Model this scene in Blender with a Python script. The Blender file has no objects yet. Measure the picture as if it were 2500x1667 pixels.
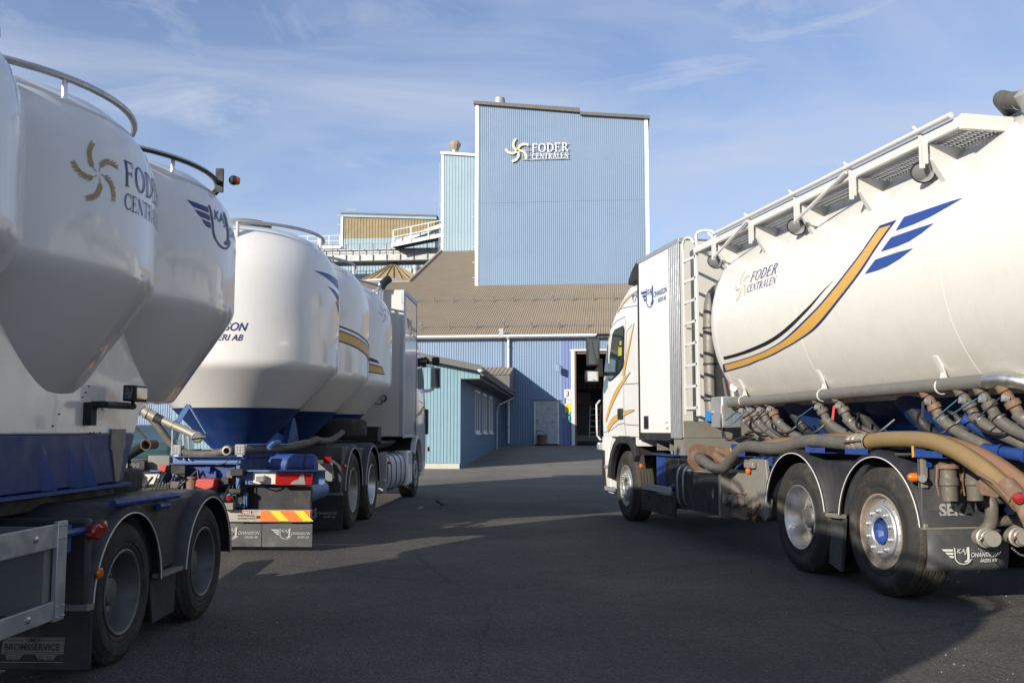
import bpy, bmesh, math, random
from mathutils import Vector, Matrix
random.seed(7)
S = bpy.context.scene
C = S.collection
pi = math.pi
rad = math.radians
sin, cos = math.sin, math.cos

# ------------------------------------------------------------------ camera, sky, sun, exposure
cam = bpy.data.cameras.new('camera')
camo = bpy.data.objects.new('camera', cam)
C.objects.link(camo)
S.camera = camo
cam.sensor_width = 36.0
cam.lens = 34.29
cam.clip_start = 0.05
cam.clip_end = 3000
camo.location = (0, 0, 1.32)
camo.rotation_euler = (rad(90 + 5.25), 0, 0)

SUN_AZ, SUN_EL = 42.0, 19.1        # light travels towards azimuth SUN_AZ (from +Y to +X)
d = Vector((sin(rad(SUN_AZ)) * cos(rad(SUN_EL)), cos(rad(SUN_AZ)) * cos(rad(SUN_EL)), -sin(rad(SUN_EL))))
sl = bpy.data.lights.new('sun', 'SUN')
sl.energy = 5.0
sl.angle = rad(0.53)
sl.color = (1.0, 0.93, 0.82)
so = bpy.data.objects.new('sun', sl)
C.objects.link(so)
so.rotation_euler = d.to_track_quat('-Z', 'Y').to_euler()
so.location = (-20, -20, 30)

W = bpy.data.worlds.new("World")
S.world = W
W.use_nodes = True
nt = W.node_tree
for n in list(nt.nodes):
    nt.nodes.remove(n)
N, K = nt.nodes.new, nt.links.new
out = N('ShaderNodeOutputWorld')
bg = N('ShaderNodeBackground')
sky = N('ShaderNodeTexSky')
sky.sky_type = 'NISHITA'
sky.sun_disc = False
sky.sun_elevation = rad(SUN_EL)
sky.sun_rotation = rad(SUN_AZ + 180)
sky.altitude = 100
sky.air_density = 1.0
sky.dust_density = 0.25
sky.ozone_density = 2.5
bg.inputs[1].default_value = 0.106
tc = N('ShaderNodeTexCoord')
mp = N('ShaderNodeMapping')
mp.inputs['Scale'].default_value = (1.0, 1.0, 3.6)
mp.inputs['Rotation'].default_value = (0.10, 0.30, 0.55)
mp.inputs['Location'].default_value = (0.35, 0.1, 0.45)
K(tc.outputs['Generated'], mp.inputs[0])
nz = N('ShaderNodeTexNoise')
nz.inputs['Scale'].default_value = 2.3
nz.inputs['Detail'].default_value = 9
nz.inputs['Roughness'].default_value = 0.52
nz.inputs['Distortion'].default_value = 0.7
K(mp.outputs[0], nz.inputs['Vector'])
cr = N('ShaderNodeValToRGB')
cr.color_ramp.elements[0].position = 0.42
cr.color_ramp.elements[0].color = (0.10, 0.10, 0.10, 1)
cr.color_ramp.elements[1].position = 0.80
cr.color_ramp.elements[1].color = (0.85, 0.85, 0.85, 1)
K(nz.outputs[0], cr.inputs[0])
mx = N('ShaderNodeMix')
mx.data_type = 'RGBA'
mp2 = N('ShaderNodeMapping')
mp2.inputs['Scale'].default_value = (2.0, 2.6, 7.5)
mp2.inputs['Rotation'].default_value = (0.25, 0.15, 0.8)
K(tc.outputs['Generated'], mp2.inputs[0])
nz2 = N('ShaderNodeTexNoise')
nz2.inputs['Scale'].default_value = 1.7
nz2.inputs['Detail'].default_value = 10
nz2.inputs['Roughness'].default_value = 0.6
nz2.inputs['Distortion'].default_value = 1.1
K(mp2.outputs[0], nz2.inputs['Vector'])
cr2 = N('ShaderNodeMapRange')
cr2.inputs[1].default_value = 0.50
cr2.inputs[2].default_value = 0.78
cr2.inputs[4].default_value = 0.75
K(nz2.outputs[0], cr2.inputs[0])
sz_ = N('ShaderNodeSeparateXYZ')
K(tc.outputs['Generated'], sz_.inputs[0])
hz_ = N('ShaderNodeMapRange')
hz_.inputs[1].default_value = 0.0
hz_.inputs[2].default_value = 0.40
hz_.inputs[3].default_value = 0.34
hz_.inputs[4].default_value = 0.0
K(sz_.outputs[2], hz_.inputs[0])
a1 = N('ShaderNodeMath')
a1.operation = 'MAXIMUM'
K(cr.outputs[0], a1.inputs[0])
K(cr2.outputs[0], a1.inputs[1])
a2 = N('ShaderNodeMath')
a2.use_clamp = True
K(a1.outputs[0], a2.inputs[0])
K(hz_.outputs[0], a2.inputs[1])
K(a2.outputs[0], mx.inputs[0])
gm = N('ShaderNodeMix')
gm.data_type = 'RGBA'
gm.blend_type = 'MULTIPLY'
gm.inputs[0].default_value = 1.0
gm.inputs[7].default_value = (1.02, 1.0, 1.12, 1)
K(sky.outputs[0], gm.inputs[6])
K(gm.outputs[2], mx.inputs[6])
mx.inputs[7].default_value = (4.3, 4.7, 5.7, 1)
K(mx.outputs[2], bg.inputs[0])
K(bg.outputs[0], out.inputs[0])

S.view_settings.view_transform = 'Standard'
S.view_settings.look = 'None'
S.view_settings.exposure = 0.43
S.view_settings.gamma = 1.0
S.view_settings.use_curve_mapping = False
S.render.engine = 'CYCLES'

# ------------------------------------------------------------------ materials
MATS = {}
def mat(name, col, rough=0.5, metal=0.0, coat=0.0, dirt=0.0, dcol=(0.10, 0.085, 0.065), dscale=3.0,
        bump=0.0, bscale=60.0, spec=None, vary=0.0, streak=0.0, low=None, trans=0.0, panel=0.0):
    """painted / metal / rubber surface; dirt = amount of grime patches, streak = vertical run marks, low=(z0,z1) road film near the ground"""
    m = bpy.data.materials.new(name)
    m.use_nodes = True
    t = m.node_tree
    b = t.nodes['Principled BSDF']
    n, k = t.nodes.new, t.links.new
    b.inputs['Roughness'].default_value = rough
    b.inputs['Metallic'].default_value = metal
    b.inputs['Coat Weight'].default_value = coat
    b.inputs['Coat Roughness'].default_value = 0.04
    if spec is not None:
        b.inputs['Specular IOR Level'].default_value = spec
    if trans:
        b.inputs['Transmission Weight'].default_value = trans
    co = n('ShaderNodeTexCoord')
    cur = None
    base = n('ShaderNodeRGB')
    base.outputs[0].default_value = (*col, 1)
    cur = base.outputs[0]
    def noise(scale, det, vec=None):
        q = n('ShaderNodeTexNoise')
        q.inputs['Scale'].default_value = scale
        q.inputs['Detail'].default_value = det
        q.inputs['Roughness'].default_value = 0.62
        k(vec or co.outputs['Object'], q.inputs['Vector'])
        return q.outputs[0]
    def ramp(s, a, b_, va=0.0, vb=1.0):
        r = n('ShaderNodeMapRange')
        r.inputs[1].default_value = a
        r.inputs[2].default_value = b_
        r.inputs[3].default_value = va
        r.inputs[4].default_value = vb
        k(s, r.inputs[0])
        return r.outputs[0]
    def mixc(f, c, c2):
        x = n('ShaderNodeMix')
        x.data_type = 'RGBA'
        k(f, x.inputs[0])
        k(c, x.inputs[6])
        x.inputs[7].default_value = (*c2, 1)
        return x.outputs[2]
    if vary:
        v = ramp(noise(dscale * 0.45, 3), 0.3, 0.7, 0.0, vary)
        cur = mixc(v, cur, tuple(c * 0.55 for c in col))
    if panel:
        sx = n('ShaderNodeSeparateXYZ')
        k(co.outputs['Object'], sx.inputs[0])
        sn = n('ShaderNodeMath'); sn.operation = 'SNAP'; sn.inputs[1].default_value = panel
        k(sx.outputs[0], sn.inputs[0])
        sz = n('ShaderNodeMath'); sz.operation = 'SNAP'; sz.inputs[1].default_value = 6.1
        k(sx.outputs[2], sz.inputs[0])
        cb = n('ShaderNodeCombineXYZ')
        k(sn.outputs[0], cb.inputs[0]); k(sz.outputs[0], cb.inputs[1])
        wn = n('ShaderNodeTexWhiteNoise')
        k(cb.outputs[0], wn.inputs['Vector'])
        cur = mixc(ramp(wn.outputs['Value'], 0, 1, 0.0, 0.16), cur, tuple(c * 0.6 + 0.03 for c in col))
    if dirt:
        f = ramp(noise(dscale, 8), 0.52, 0.78, 0.0, dirt)
        cur = mixc(f, cur, dcol)
    if streak:
        mm = n('ShaderNodeMapping')
        mm.inputs['Scale'].default_value = (9, 9, 0.55)
        k(co.outputs['Object'], mm.inputs[0])
        f = ramp(noise(1.3, 6, mm.outputs[0]), 0.56, 0.8, 0.0, streak)
        cur = mixc(f, cur, dcol)
    if low:
        sp = n('ShaderNodeSeparateXYZ')
        k(co.outputs['Object'], sp.inputs[0])
        a = ramp(sp.outputs[2], low[1], low[0], 0.0, low[2])
        mu = n('ShaderNodeMath')
        mu.operation = 'MULTIPLY'
        k(a, mu.inputs[0])
        k(ramp(noise(5, 6), 0.3, 0.7, 0.35, 1.0), mu.inputs[1])
        cur = mixc(mu.outputs[0], cur, dcol)
    k(cur, b.inputs['Base Color'])
    if bump:
        bp = n('ShaderNodeBump')
        bp.inputs['Strength'].default_value = bump
        bp.inputs['Distance'].default_value = 0.01
        k(noise(bscale, 5), bp.inputs['Height'])
        k(bp.outputs[0], b.inputs['Normal'])
    if dirt or streak:
        k(ramp(noise(dscale * 2.3, 5), 0.35, 0.75, rough * 0.85, min(1, rough * 1.5 + 0.08)), b.inputs['Roughness'])
    MATS[name] = m
    return m

DUST = (0.155, 0.13, 0.10)
M = dict(
    white=mat('white_paint', (0.60, 0.59, 0.555), 0.22, coat=0.5, dirt=0.10, streak=0.10, dcol=(0.42, 0.38, 0.30), dscale=1.6),
    whiteg=mat('white_gloss_paint', (0.70, 0.685, 0.65), 0.13, coat=0.6, dirt=0.10, streak=0.13, dcol=(0.42, 0.38, 0.31), dscale=1.2),
    tankw=mat('road_worn_white_tank', (0.62, 0.605, 0.56), 0.24, coat=0.4, dirt=0.14, streak=0.16, dcol=(0.36, 0.31, 0.23), dscale=1.6, low=(1.3, 2.2, 0.6), bump=0.03, bscale=2.2),
    cream=mat('cream_panel', (0.54, 0.52, 0.465), 0.35, dirt=0.12, streak=0.10, dcol=(0.4, 0.35, 0.27)),
    wdirty=mat('dusty_white_paint', (0.60, 0.565, 0.49), 0.45, dirt=0.55, dcol=(0.28, 0.24, 0.18), dscale=4),
    blue=mat('blue_chassis_paint', (0.012, 0.045, 0.19), 0.48, dirt=0.45, streak=0.1, dcol=(0.075, 0.07, 0.065), dscale=5),
    bluel=mat('blue_faded_paint', (0.065, 0.13, 0.28), 0.45, dirt=0.45, dcol=(0.2, 0.17, 0.13), dscale=6),
    bluet=mat('blue_tank_paint', (0.006, 0.027, 0.12), 0.42, dirt=0.2, dcol=(0.09, 0.09, 0.10), dscale=2.5),
    navy=mat('navy_decal', (0.016, 0.026, 0.13), 0.4),
    wing=mat('blue_decal', (0.018, 0.052, 0.225), 0.35),
    gold=mat('gold_decal', (0.56, 0.33, 0.075), 0.4, vary=0.2),
    wheat=mat('wheat_decal', (0.36, 0.245, 0.085), 0.45),
    wheatp=mat('pale_wheat_decal', (0.60, 0.47, 0.33), 0.45),
    wheats=mat('cream_sign_relief', (0.80, 0.62, 0.40), 0.5),
    black=mat('black_decal', (0.012, 0.012, 0.013), 0.4),
    palew=mat('white_decal', (0.60, 0.59, 0.55), 0.5),
    greyw=mat('grey_decal', (0.35, 0.34, 0.32), 0.6),
    rubber=mat('tyre_rubber', (0.027, 0.026, 0.025), 0.75, dirt=0.85, dcol=(0.105, 0.095, 0.08), dscale=4, bump=0.25, bscale=40, spec=0.3),
    tread=mat('dusty_tread', (0.065, 0.058, 0.048), 0.85, dirt=0.8, dcol=(0.13, 0.11, 0.09), dscale=7, bump=0.5, bscale=50, spec=0.2),
    dark=mat('black_plastic', (0.020, 0.021, 0.023), 0.55, dirt=0.5, dcol=(0.09, 0.08, 0.07), dscale=4, spec=0.35),
    guard=mat('mudguard_plastic', (0.018, 0.020, 0.026), 0.48, dirt=0.35, dcol=(0.10, 0.09, 0.08), dscale=3, bump=0.05, bscale=25, low=(0.35, 1.0, 0.5)),
    flap=mat('rubber_flap', (0.055, 0.057, 0.058), 0.6, dirt=0.6, dcol=(0.19, 0.165, 0.135), dscale=3, streak=0.35, bump=0.1, bscale=20),
    flapd=mat('dark_rubber_flap', (0.022, 0.023, 0.026), 0.6, dirt=0.3, dcol=(0.06, 0.055, 0.05), dscale=3),
    alu=mat('aluminium', (0.60, 0.60, 0.60), 0.32, metal=1.0, dirt=0.35, dcol=(0.22, 0.20, 0.17), dscale=6),
    alup=mat('aluminium_profile', (0.42, 0.43, 0.44), 0.38, metal=0.6, dirt=0.25, dcol=(0.2, 0.18, 0.16), dscale=5),
    chrome=mat('polished_steel', (0.55, 0.54, 0.52), 0.28, metal=0.9, dirt=0.18, dcol=(0.3, 0.27, 0.22), dscale=6),
    rim=mat('wheel_steel', (0.34, 0.33, 0.31), 0.46, metal=0.6, dirt=0.85, dcol=(0.17, 0.125, 0.08), dscale=7),
    rimd=mat('dusty_dark_steel', (0.14, 0.14, 0.14), 0.5, metal=0.6, dirt=0.6, dcol=(0.10, 0.08, 0.06), dscale=7),
    rust=mat('rusty_steel', (0.16, 0.095, 0.06), 0.75, dirt=0.9, dcol=(0.24, 0.20, 0.15), dscale=14, bump=0.4, bscale=60),
    steel=mat('grey_pipe_steel', (0.19, 0.18, 0.165), 0.48, metal=0.4, dirt=0.5, dcol=(0.24, 0.20, 0.15), dscale=5),
    steell=mat('pale_pipe_steel', (0.33, 0.305, 0.26), 0.38, metal=0.45, dirt=0.45, dcol=(0.30, 0.25, 0.18), dscale=8),
    steelg=mat('dusty_box_steel', (0.20, 0.19, 0.165), 0.5, metal=0.15, dirt=0.6, dcol=(0.19, 0.16, 0.12), dscale=5, bump=0.05, bscale=30),
    valve=mat('grimy_valve_steel', (0.12, 0.108, 0.09), 0.62, metal=0.25, dirt=0.85, dcol=(0.20, 0.165, 0.12), dscale=11, bump=0.2, bscale=50),
    cleanw=mat('clean_white_panel', (0.70, 0.69, 0.655), 0.3, coat=0.2, streak=0.05, dcol=(0.5, 0.46, 0.4)),
    rimr=mat('rust_stained_rim', (0.25, 0.205, 0.165), 0.6, metal=0.2, dirt=0.9, dcol=(0.15, 0.085, 0.05), dscale=12),
    hose=mat('grey_rubber_hose', (0.085, 0.08, 0.07), 0.65, dirt=0.7, dcol=(0.17, 0.145, 0.11), dscale=9, bump=0.15, bscale=80),
    hosed=mat('dark_rubber_hose', (0.085, 0.078, 0.068), 0.7, dirt=0.7, dcol=(0.17, 0.145, 0.115), dscale=8, bump=0.2, bscale=70),
    amber=mat('amber_hose', (0.22, 0.15, 0.068), 0.34, dirt=0.5, dcol=(0.30, 0.20, 0.09), dscale=7, coat=0.3),
    copper=mat('copper_hose', (0.20, 0.115, 0.07), 0.36, dirt=0.5, dcol=(0.26, 0.15, 0.08), dscale=7, coat=0.3),
    orange=mat('orange_marker', (0.80, 0.30, 0.02), 0.4, dirt=0.2),
    amberl=mat('amber_lens', (0.55, 0.13, 0.01), 0.12, coat=0.6),
    red=mat('red_lens', (0.26, 0.010, 0.010), 0.12, coat=0.8),
    redp=mat('red_paint', (0.42, 0.045, 0.035), 0.5, dirt=0.35, dcol=(0.2, 0.12, 0.08)),
    lens=mat('clear_lens', (0.55, 0.56, 0.54), 0.12, metal=0.6, coat=0.8, vary=0.4, dscale=40),
    sideb=mat('shaded_side_wall_blue', (0.085, 0.15, 0.225), 0.6, vary=0.1),  # blue assumed for the wall, with its shade put into the darker tone
    glass=mat('tinted_glass', (0.018, 0.032, 0.034), 0.04, coat=1.0, spec=0.8),
    mirror=mat('mirror_glass', (0.75, 0.77, 0.78), 0.03, metal=1.0),
    yellow=mat('yellow_sticker', (0.40, 0.33, 0.02), 0.5),
    teal=mat('teal_lever', (0.02, 0.10, 0.14), 0.4, dirt=0.4),
    bluec=mat('bright_blue_lever', (0.02, 0.20, 0.55), 0.4),
    asph=None,
    wallb=mat('blue_sheet_metal', (0.20, 0.285, 0.405), 0.5, panel=1.05, vary=0.12, streak=0.10, dcol=(0.30, 0.30, 0.30), dscale=0.35),
    wallp=mat('violet_blue_sheet_metal', (0.165, 0.21, 0.41), 0.5, vary=0.15, streak=0.15, dcol=(0.25, 0.25, 0.3), dscale=0.5),
    wallt=mat('pale_teal_sheet_metal', (0.27, 0.37, 0.42), 0.5, panel=1.05, vary=0.15, streak=0.18, dcol=(0.45, 0.45, 0.42), dscale=0.4),
    wallo=mat('brown_stained_sheet_metal', (0.27, 0.21, 0.115), 0.65, vary=0.25, streak=0.35, dcol=(0.33, 0.32, 0.24), dscale=0.5),
    board=mat('pale_blue_board', (0.20, 0.33, 0.385), 0.6, panel=.424, vary=0.10, streak=0.12, dcol=(0.33, 0.40, 0.43), dscale=1.2, bump=0.1, bscale=18),
    boardg=mat('board_gap_blue', (0.07, 0.16, 0.21), 0.7),
    roof=mat('brown_roof_sheet', (0.33, 0.262, 0.18), 0.7, panel=1.0, vary=0.25, dirt=0.35, streak=0.0, dcol=(0.20, 0.165, 0.10), dscale=0.5),
    roofd=mat('dark_roof_trim', (0.12, 0.115, 0.11), 0.6, dirt=0.3),
    cone=mat('tan_silo_roof', (0.33, 0.26, 0.155), 0.6, vary=0.2, dirt=0.3, dcol=(0.22, 0.17, 0.1), dscale=0.8),
    trim=mat('white_trim', (0.72, 0.71, 0.68), 0.5, dirt=0.15, dcol=(0.4, 0.38, 0.33)),
    galv=mat('galvanised_steel', (0.36, 0.37, 0.37), 0.5, metal=0.4, dirt=0.3, dcol=(0.25, 0.23, 0.2)),
    concrete=mat('pale_concrete', (0.47, 0.43, 0.35), 0.85, dirt=0.5, dcol=(0.25, 0.22, 0.18), dscale=4, bump=0.3),
    door=mat('worn_white_door', (0.46, 0.46, 0.46), 0.6, dirt=0.8, dcol=(0.16, 0.14, 0.12), dscale=5),
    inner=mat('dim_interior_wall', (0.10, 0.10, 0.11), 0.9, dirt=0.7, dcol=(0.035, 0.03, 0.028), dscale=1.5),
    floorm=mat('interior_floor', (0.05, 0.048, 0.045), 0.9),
    signw=mat('white_sign', (0.80, 0.80, 0.78), 0.4),
    signy=mat('yellow_sign', (0.82, 0.62, 0.02), 0.4),
    signg=mat('green_sign', (0.03, 0.30, 0.15), 0.4),
    vest=mat('warning_orange', (0.85, 0.16, 0.03), 0.35),
    warny=mat('warning_yellow', (0.62, 0.50, 0.03), 0.35),
    carp=mat('dark_green_car_paint', (0.03, 0.07, 0.07), 0.25, coat=0.6),
    grey=mat('weathered_grey_plate', (0.17, 0.165, 0.155), 0.6, dirt=0.5, dcol=(0.22, 0.19, 0.15)),
    bird=mat('dark_feathers', (0.03, 0.03, 0.032), 0.8),
    birdw=mat('pale_feathers', (0.30, 0.30, 0.30), 0.8),
)

def asphalt():
    m = bpy.data.materials.new('asphalt')
    m.use_nodes = True
    t = m.node_tree
    b = t.nodes['Principled BSDF']
    n, k = t.nodes.new, t.links.new
    co = n('ShaderNodeTexCoord')
    def noise(scale, det, ro=0.6, vec=None):
        q = n('ShaderNodeTexNoise')
        q.inputs['Scale'].default_value = scale
        q.inputs['Detail'].default_value = det
        q.inputs['Roughness'].default_value = ro
        k(vec or co.outputs['Object'], q.inputs['Vector'])
        return q.outputs[0]
    def rmp(s, stops):
        r = n('ShaderNodeValToRGB')
        e = r.color_ramp.elements
        while len(e) < len(stops):
            e.new(0.5)
        for i, (p, c) in enumerate(stops):
            e[i].position = p
            e[i].color = (*c, 1)
        k(s, r.inputs[0])
        return r.outputs[0]
    def mix(f, a, b_, mode='MIX'):
        x = n('ShaderNodeMix')
        x.data_type = 'RGBA'
        x.blend_type = mode
        if isinstance(f, float):
            x.inputs[0].default_value = f
        else:
            k(f, x.inputs[0])
        k(a, x.inputs[6])
        if isinstance(b_, tuple):
            x.inputs[7].default_value = (*b_, 1)
        else:
            k(b_, x.inputs[7])
        return x.outputs[2]
    big = rmp(noise(0.33, 6, 0.65), [(0.3, (0.056, 0.053, 0.050)), (0.5, (0.084, 0.079, 0.073)), (0.7, (0.126, 0.118, 0.106))])
    vo = n('ShaderNodeTexVoronoi')
    vo.inputs['Scale'].default_value = 75
    k(co.outputs['Object'], vo.inputs['Vector'])
    st = rmp(vo.outputs['Color'], [(0.15, (0.72, 0.72, 0.72)), (0.5, (0.97, 0.97, 0.97)), (0.95, (1.45, 1.42, 1.38))])
    c = mix(1.0, big, st, 'MULTIPLY')
    sp = rmp(noise(38, 2, 0.5), [(0.0, (0, 0, 0)), (0.70, (0, 0, 0)), (0.78, (0.6, 0.6, 0.6))])
    c = mix(sp, c, (0.30, 0.28, 0.25))
    mm = n('ShaderNodeMapping')
    mm.inputs['Scale'].default_value = (3.0, 0.22, 1)
    mm.inputs['Rotation'].default_value = (0, 0, 0.12)
    k(co.outputs['Object'], mm.inputs[0])
    tr = rmp(noise(1.1, 5, 0.6, mm.outputs[0]), [(0.0, (0, 0, 0)), (0.60, (0, 0, 0)), (0.85, (0.5, 0.5, 0.5))])
    c = mix(tr, c, (0.125, 0.118, 0.105))
    dk = rmp(noise(0.9, 4), [(0.0, (0.35, 0.35, 0.35)), (0.33, (0, 0, 0))])
    c = mix(dk, c, (0.033, 0.032, 0.030))
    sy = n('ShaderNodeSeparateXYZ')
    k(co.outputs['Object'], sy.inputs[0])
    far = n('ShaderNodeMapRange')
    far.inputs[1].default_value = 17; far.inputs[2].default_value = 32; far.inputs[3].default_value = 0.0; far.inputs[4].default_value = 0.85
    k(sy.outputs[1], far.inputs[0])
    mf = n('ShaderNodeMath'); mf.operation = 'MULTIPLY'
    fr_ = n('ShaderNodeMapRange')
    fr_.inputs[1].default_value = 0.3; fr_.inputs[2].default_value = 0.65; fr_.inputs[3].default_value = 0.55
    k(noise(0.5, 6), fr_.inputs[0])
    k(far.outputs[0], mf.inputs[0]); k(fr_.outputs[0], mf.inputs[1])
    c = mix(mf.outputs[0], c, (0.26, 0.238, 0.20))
    ve = n('ShaderNodeTexVoronoi'); ve.feature = 'DISTANCE_TO_EDGE'; ve.inputs['Scale'].default_value = 0.42
    wv = n('ShaderNodeMix'); wv.data_type = 'RGBA'; wv.inputs[0].default_value = 0.12
    k(co.outputs['Object'], wv.inputs[6])
    qn = n('ShaderNodeTexNoise'); qn.inputs['Scale'].default_value = 2.5; qn.inputs['Detail'].default_value = 5
    k(co.outputs['Object'], qn.inputs['Vector']); k(qn.outputs['Color'], wv.inputs[7])
    k(wv.outputs[2], ve.inputs['Vector'])
    ck = rmp(ve.outputs['Distance'], [(0.0, (0.5, 0.5, 0.5)), (0.005, (0.0, 0.0, 0.0))])
    c = mix(ck, c, (0.028, 0.027, 0.026))
    k(c, b.inputs['Base Color'])
    b.inputs['Roughness'].default_value = 0.88
    b.inputs['Specular IOR Level'].default_value = 0.25
    bp = n('ShaderNodeBump')
    bp.inputs['Strength'].default_value = 1.0
    bp.inputs['Distance'].default_value = 0.01
    k(vo.outputs['Distance'], bp.inputs['Height'])
    bp2 = n('ShaderNodeBump')
    bp2.inputs['Strength'].default_value = 0.5
    bp2.inputs['Distance'].default_value = 0.02
    k(noise(6, 5), bp2.inputs['Height'])
    k(bp.outputs[0], bp2.inputs['Normal'])
    k(bp2.outputs[0], b.inputs['Normal'])
    return m
M['asph'] = asphalt()

# ------------------------------------------------------------------ mesh builder
class MB:
    def __init__(s):
        s.v, s.f, s.m = [], [], []
    def add(s, vs, fs, mi=0):
        o = len(s.v)
        s.v += [tuple(p) for p in vs]
        s.f += [tuple(i + o for i in f) for f in fs]
        s.m += [mi] * len(fs)
        return s
    def box(s, a, b, mi=0):
        x0, x1 = sorted((a[0], b[0])); y0, y1 = sorted((a[1], b[1])); z0, z1 = sorted((a[2], b[2]))
        return s.add([(x0, y0, z0), (x1, y0, z0), (x1, y1, z0), (x0, y1, z0), (x0, y0, z1), (x1, y0, z1), (x1, y1, z1), (x0, y1, z1)],
                     [(0, 3, 2, 1), (4, 5, 6, 7), (0, 1, 5, 4), (1, 2, 6, 5), (2, 3, 7, 6), (3, 0, 4, 7)], mi)
    def bar(s, a, b, w, h, up=(0, 0, 1), mi=0):
        a, b, up = Vector(a), Vector(b), Vector(up)
        t = (b - a).normalized()
        x = t.cross(up)
        if x.length < 1e-4:
            x = t.cross(Vector((1, 0, 0)))
        x.normalize()
        y = x.cross(t)
        q = []
        for p in (a, b):
            for i, j in ((-1, -1), (1, -1), (1, 1), (-1, 1)):
                q.append(p + x * (i * w / 2) + y * (j * h / 2))
        return s.add(q, [(0, 1, 2, 3), (7, 6, 5, 4), (0, 4, 5, 1), (1, 5, 6, 2), (2, 6, 7, 3), (3, 7, 4, 0)], mi)
    def prism(s, poly, axis, a, b, mi=0):
        """poly in the two other axes, extruded along axis from a to b"""
        n = len(poly)
        def P(p, t):
            q = list(p)
            q.insert(axis, t)
            return tuple(q)
        vs = [P(p, a) for p in poly] + [P(p, b) for p in poly]
        fs = [tuple(range(n)), tuple(range(2 * n - 1, n - 1, -1))] + [(i, n + i, n + (i + 1) % n, (i + 1) % n) for i in range(n)]
        return s.add(vs, fs, mi)
    def tube(s, pts, r, n=10, caps=True, smooth=0, mi=0):
        P = [Vector(p) for p in pts]
        if smooth:
            P = spline(P, smooth)
        m = len(P)
        R = r if isinstance(r, (list, tuple)) else [r] * m
        if len(R) != m:
            R = [R[min(len(R) - 1, int(i * len(R) / m))] for i in range(m)]
        up = Vector((0, 0, 1))
        vs = []
        prev = None
        for i in range(m):
            t = (P[min(i + 1, m - 1)] - P[max(i - 1, 0)]).normalized()
            if prev is None:
                x = t.cross(up)
                if x.length < 1e-3:
                    x = t.cross(Vector((1, 0, 0)))
            else:
                x = prev - t * prev.dot(t)
            x.normalize()
            prev = x
            y = t.cross(x)
            for j in range(n):
                a = 2 * pi * j / n
                vs.append(P[i] + (x * cos(a) + y * sin(a)) * R[i])
        fs = [(i * n + j, i * n + (j + 1) % n, (i + 1) * n + (j + 1) % n, (i + 1) * n + j) for i in range(m - 1) for j in range(n)]
        if caps:
            fs += [tuple(range(n - 1, -1, -1)), tuple((m - 1) * n + j for j in range(n))]
        return s.add(vs, fs, mi)
    def lathe(s, prof, o, ax, n=24, mi=0, close=False):
        """prof [(r, t)] about axis ax from origin o"""
        o, ax = Vector(o), Vector(ax).normalized()
        x = ax.cross(Vector((0, 0, 1)))
        if x.length < 1e-3:
            x = Vector((1, 0, 0))
        x.normalize()
        y = ax.cross(x)
        vs, m = [], len(prof)
        for r, t in prof:
            for j in range(n):
                a = 2 * pi * j / n
                vs.append(o + ax * t + (x * cos(a) + y * sin(a)) * max(r, 1e-4))
        fs = [(i * n + j, i * n + (j + 1) % n, (i + 1) * n + (j + 1) % n, (i + 1) * n + j) for i in range(m - 1) for j in range(n)]
        if close:
            fs += [tuple(range(n - 1, -1, -1)), tuple((m - 1) * n + j for j in range(n))]
        return s.add(vs, fs, mi)
    def grid(s, fn, nu, nv, mi=0):
        vs = [fn(i / nu, j / nv) for i in range(nu + 1) for j in range(nv + 1)]
        fs = [(i * (nv + 1) + j, (i + 1) * (nv + 1) + j, (i + 1) * (nv + 1) + j + 1, i * (nv + 1) + j + 1) for i in range(nu) for j in range(nv)]
        return s.add(vs, fs, mi)

def spline(P, k):
    P = [Vector(p) for p in P]
    out = []
    for i in range(len(P) - 1):
        p0, p1, p2, p3 = P[max(i - 1, 0)], P[i], P[i + 1], P[min(i + 2, len(P) - 1)]
        for j in range(k):
            t = j / k
            out.append(0.5 * ((2 * p1) + (p2 - p0) * t + (2 * p0 - 5 * p1 + 4 * p2 - p3) * t * t + (3 * p1 - p0 - 3 * p2 + p3) * t ** 3))
    out.append(P[-1])
    return out

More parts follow.
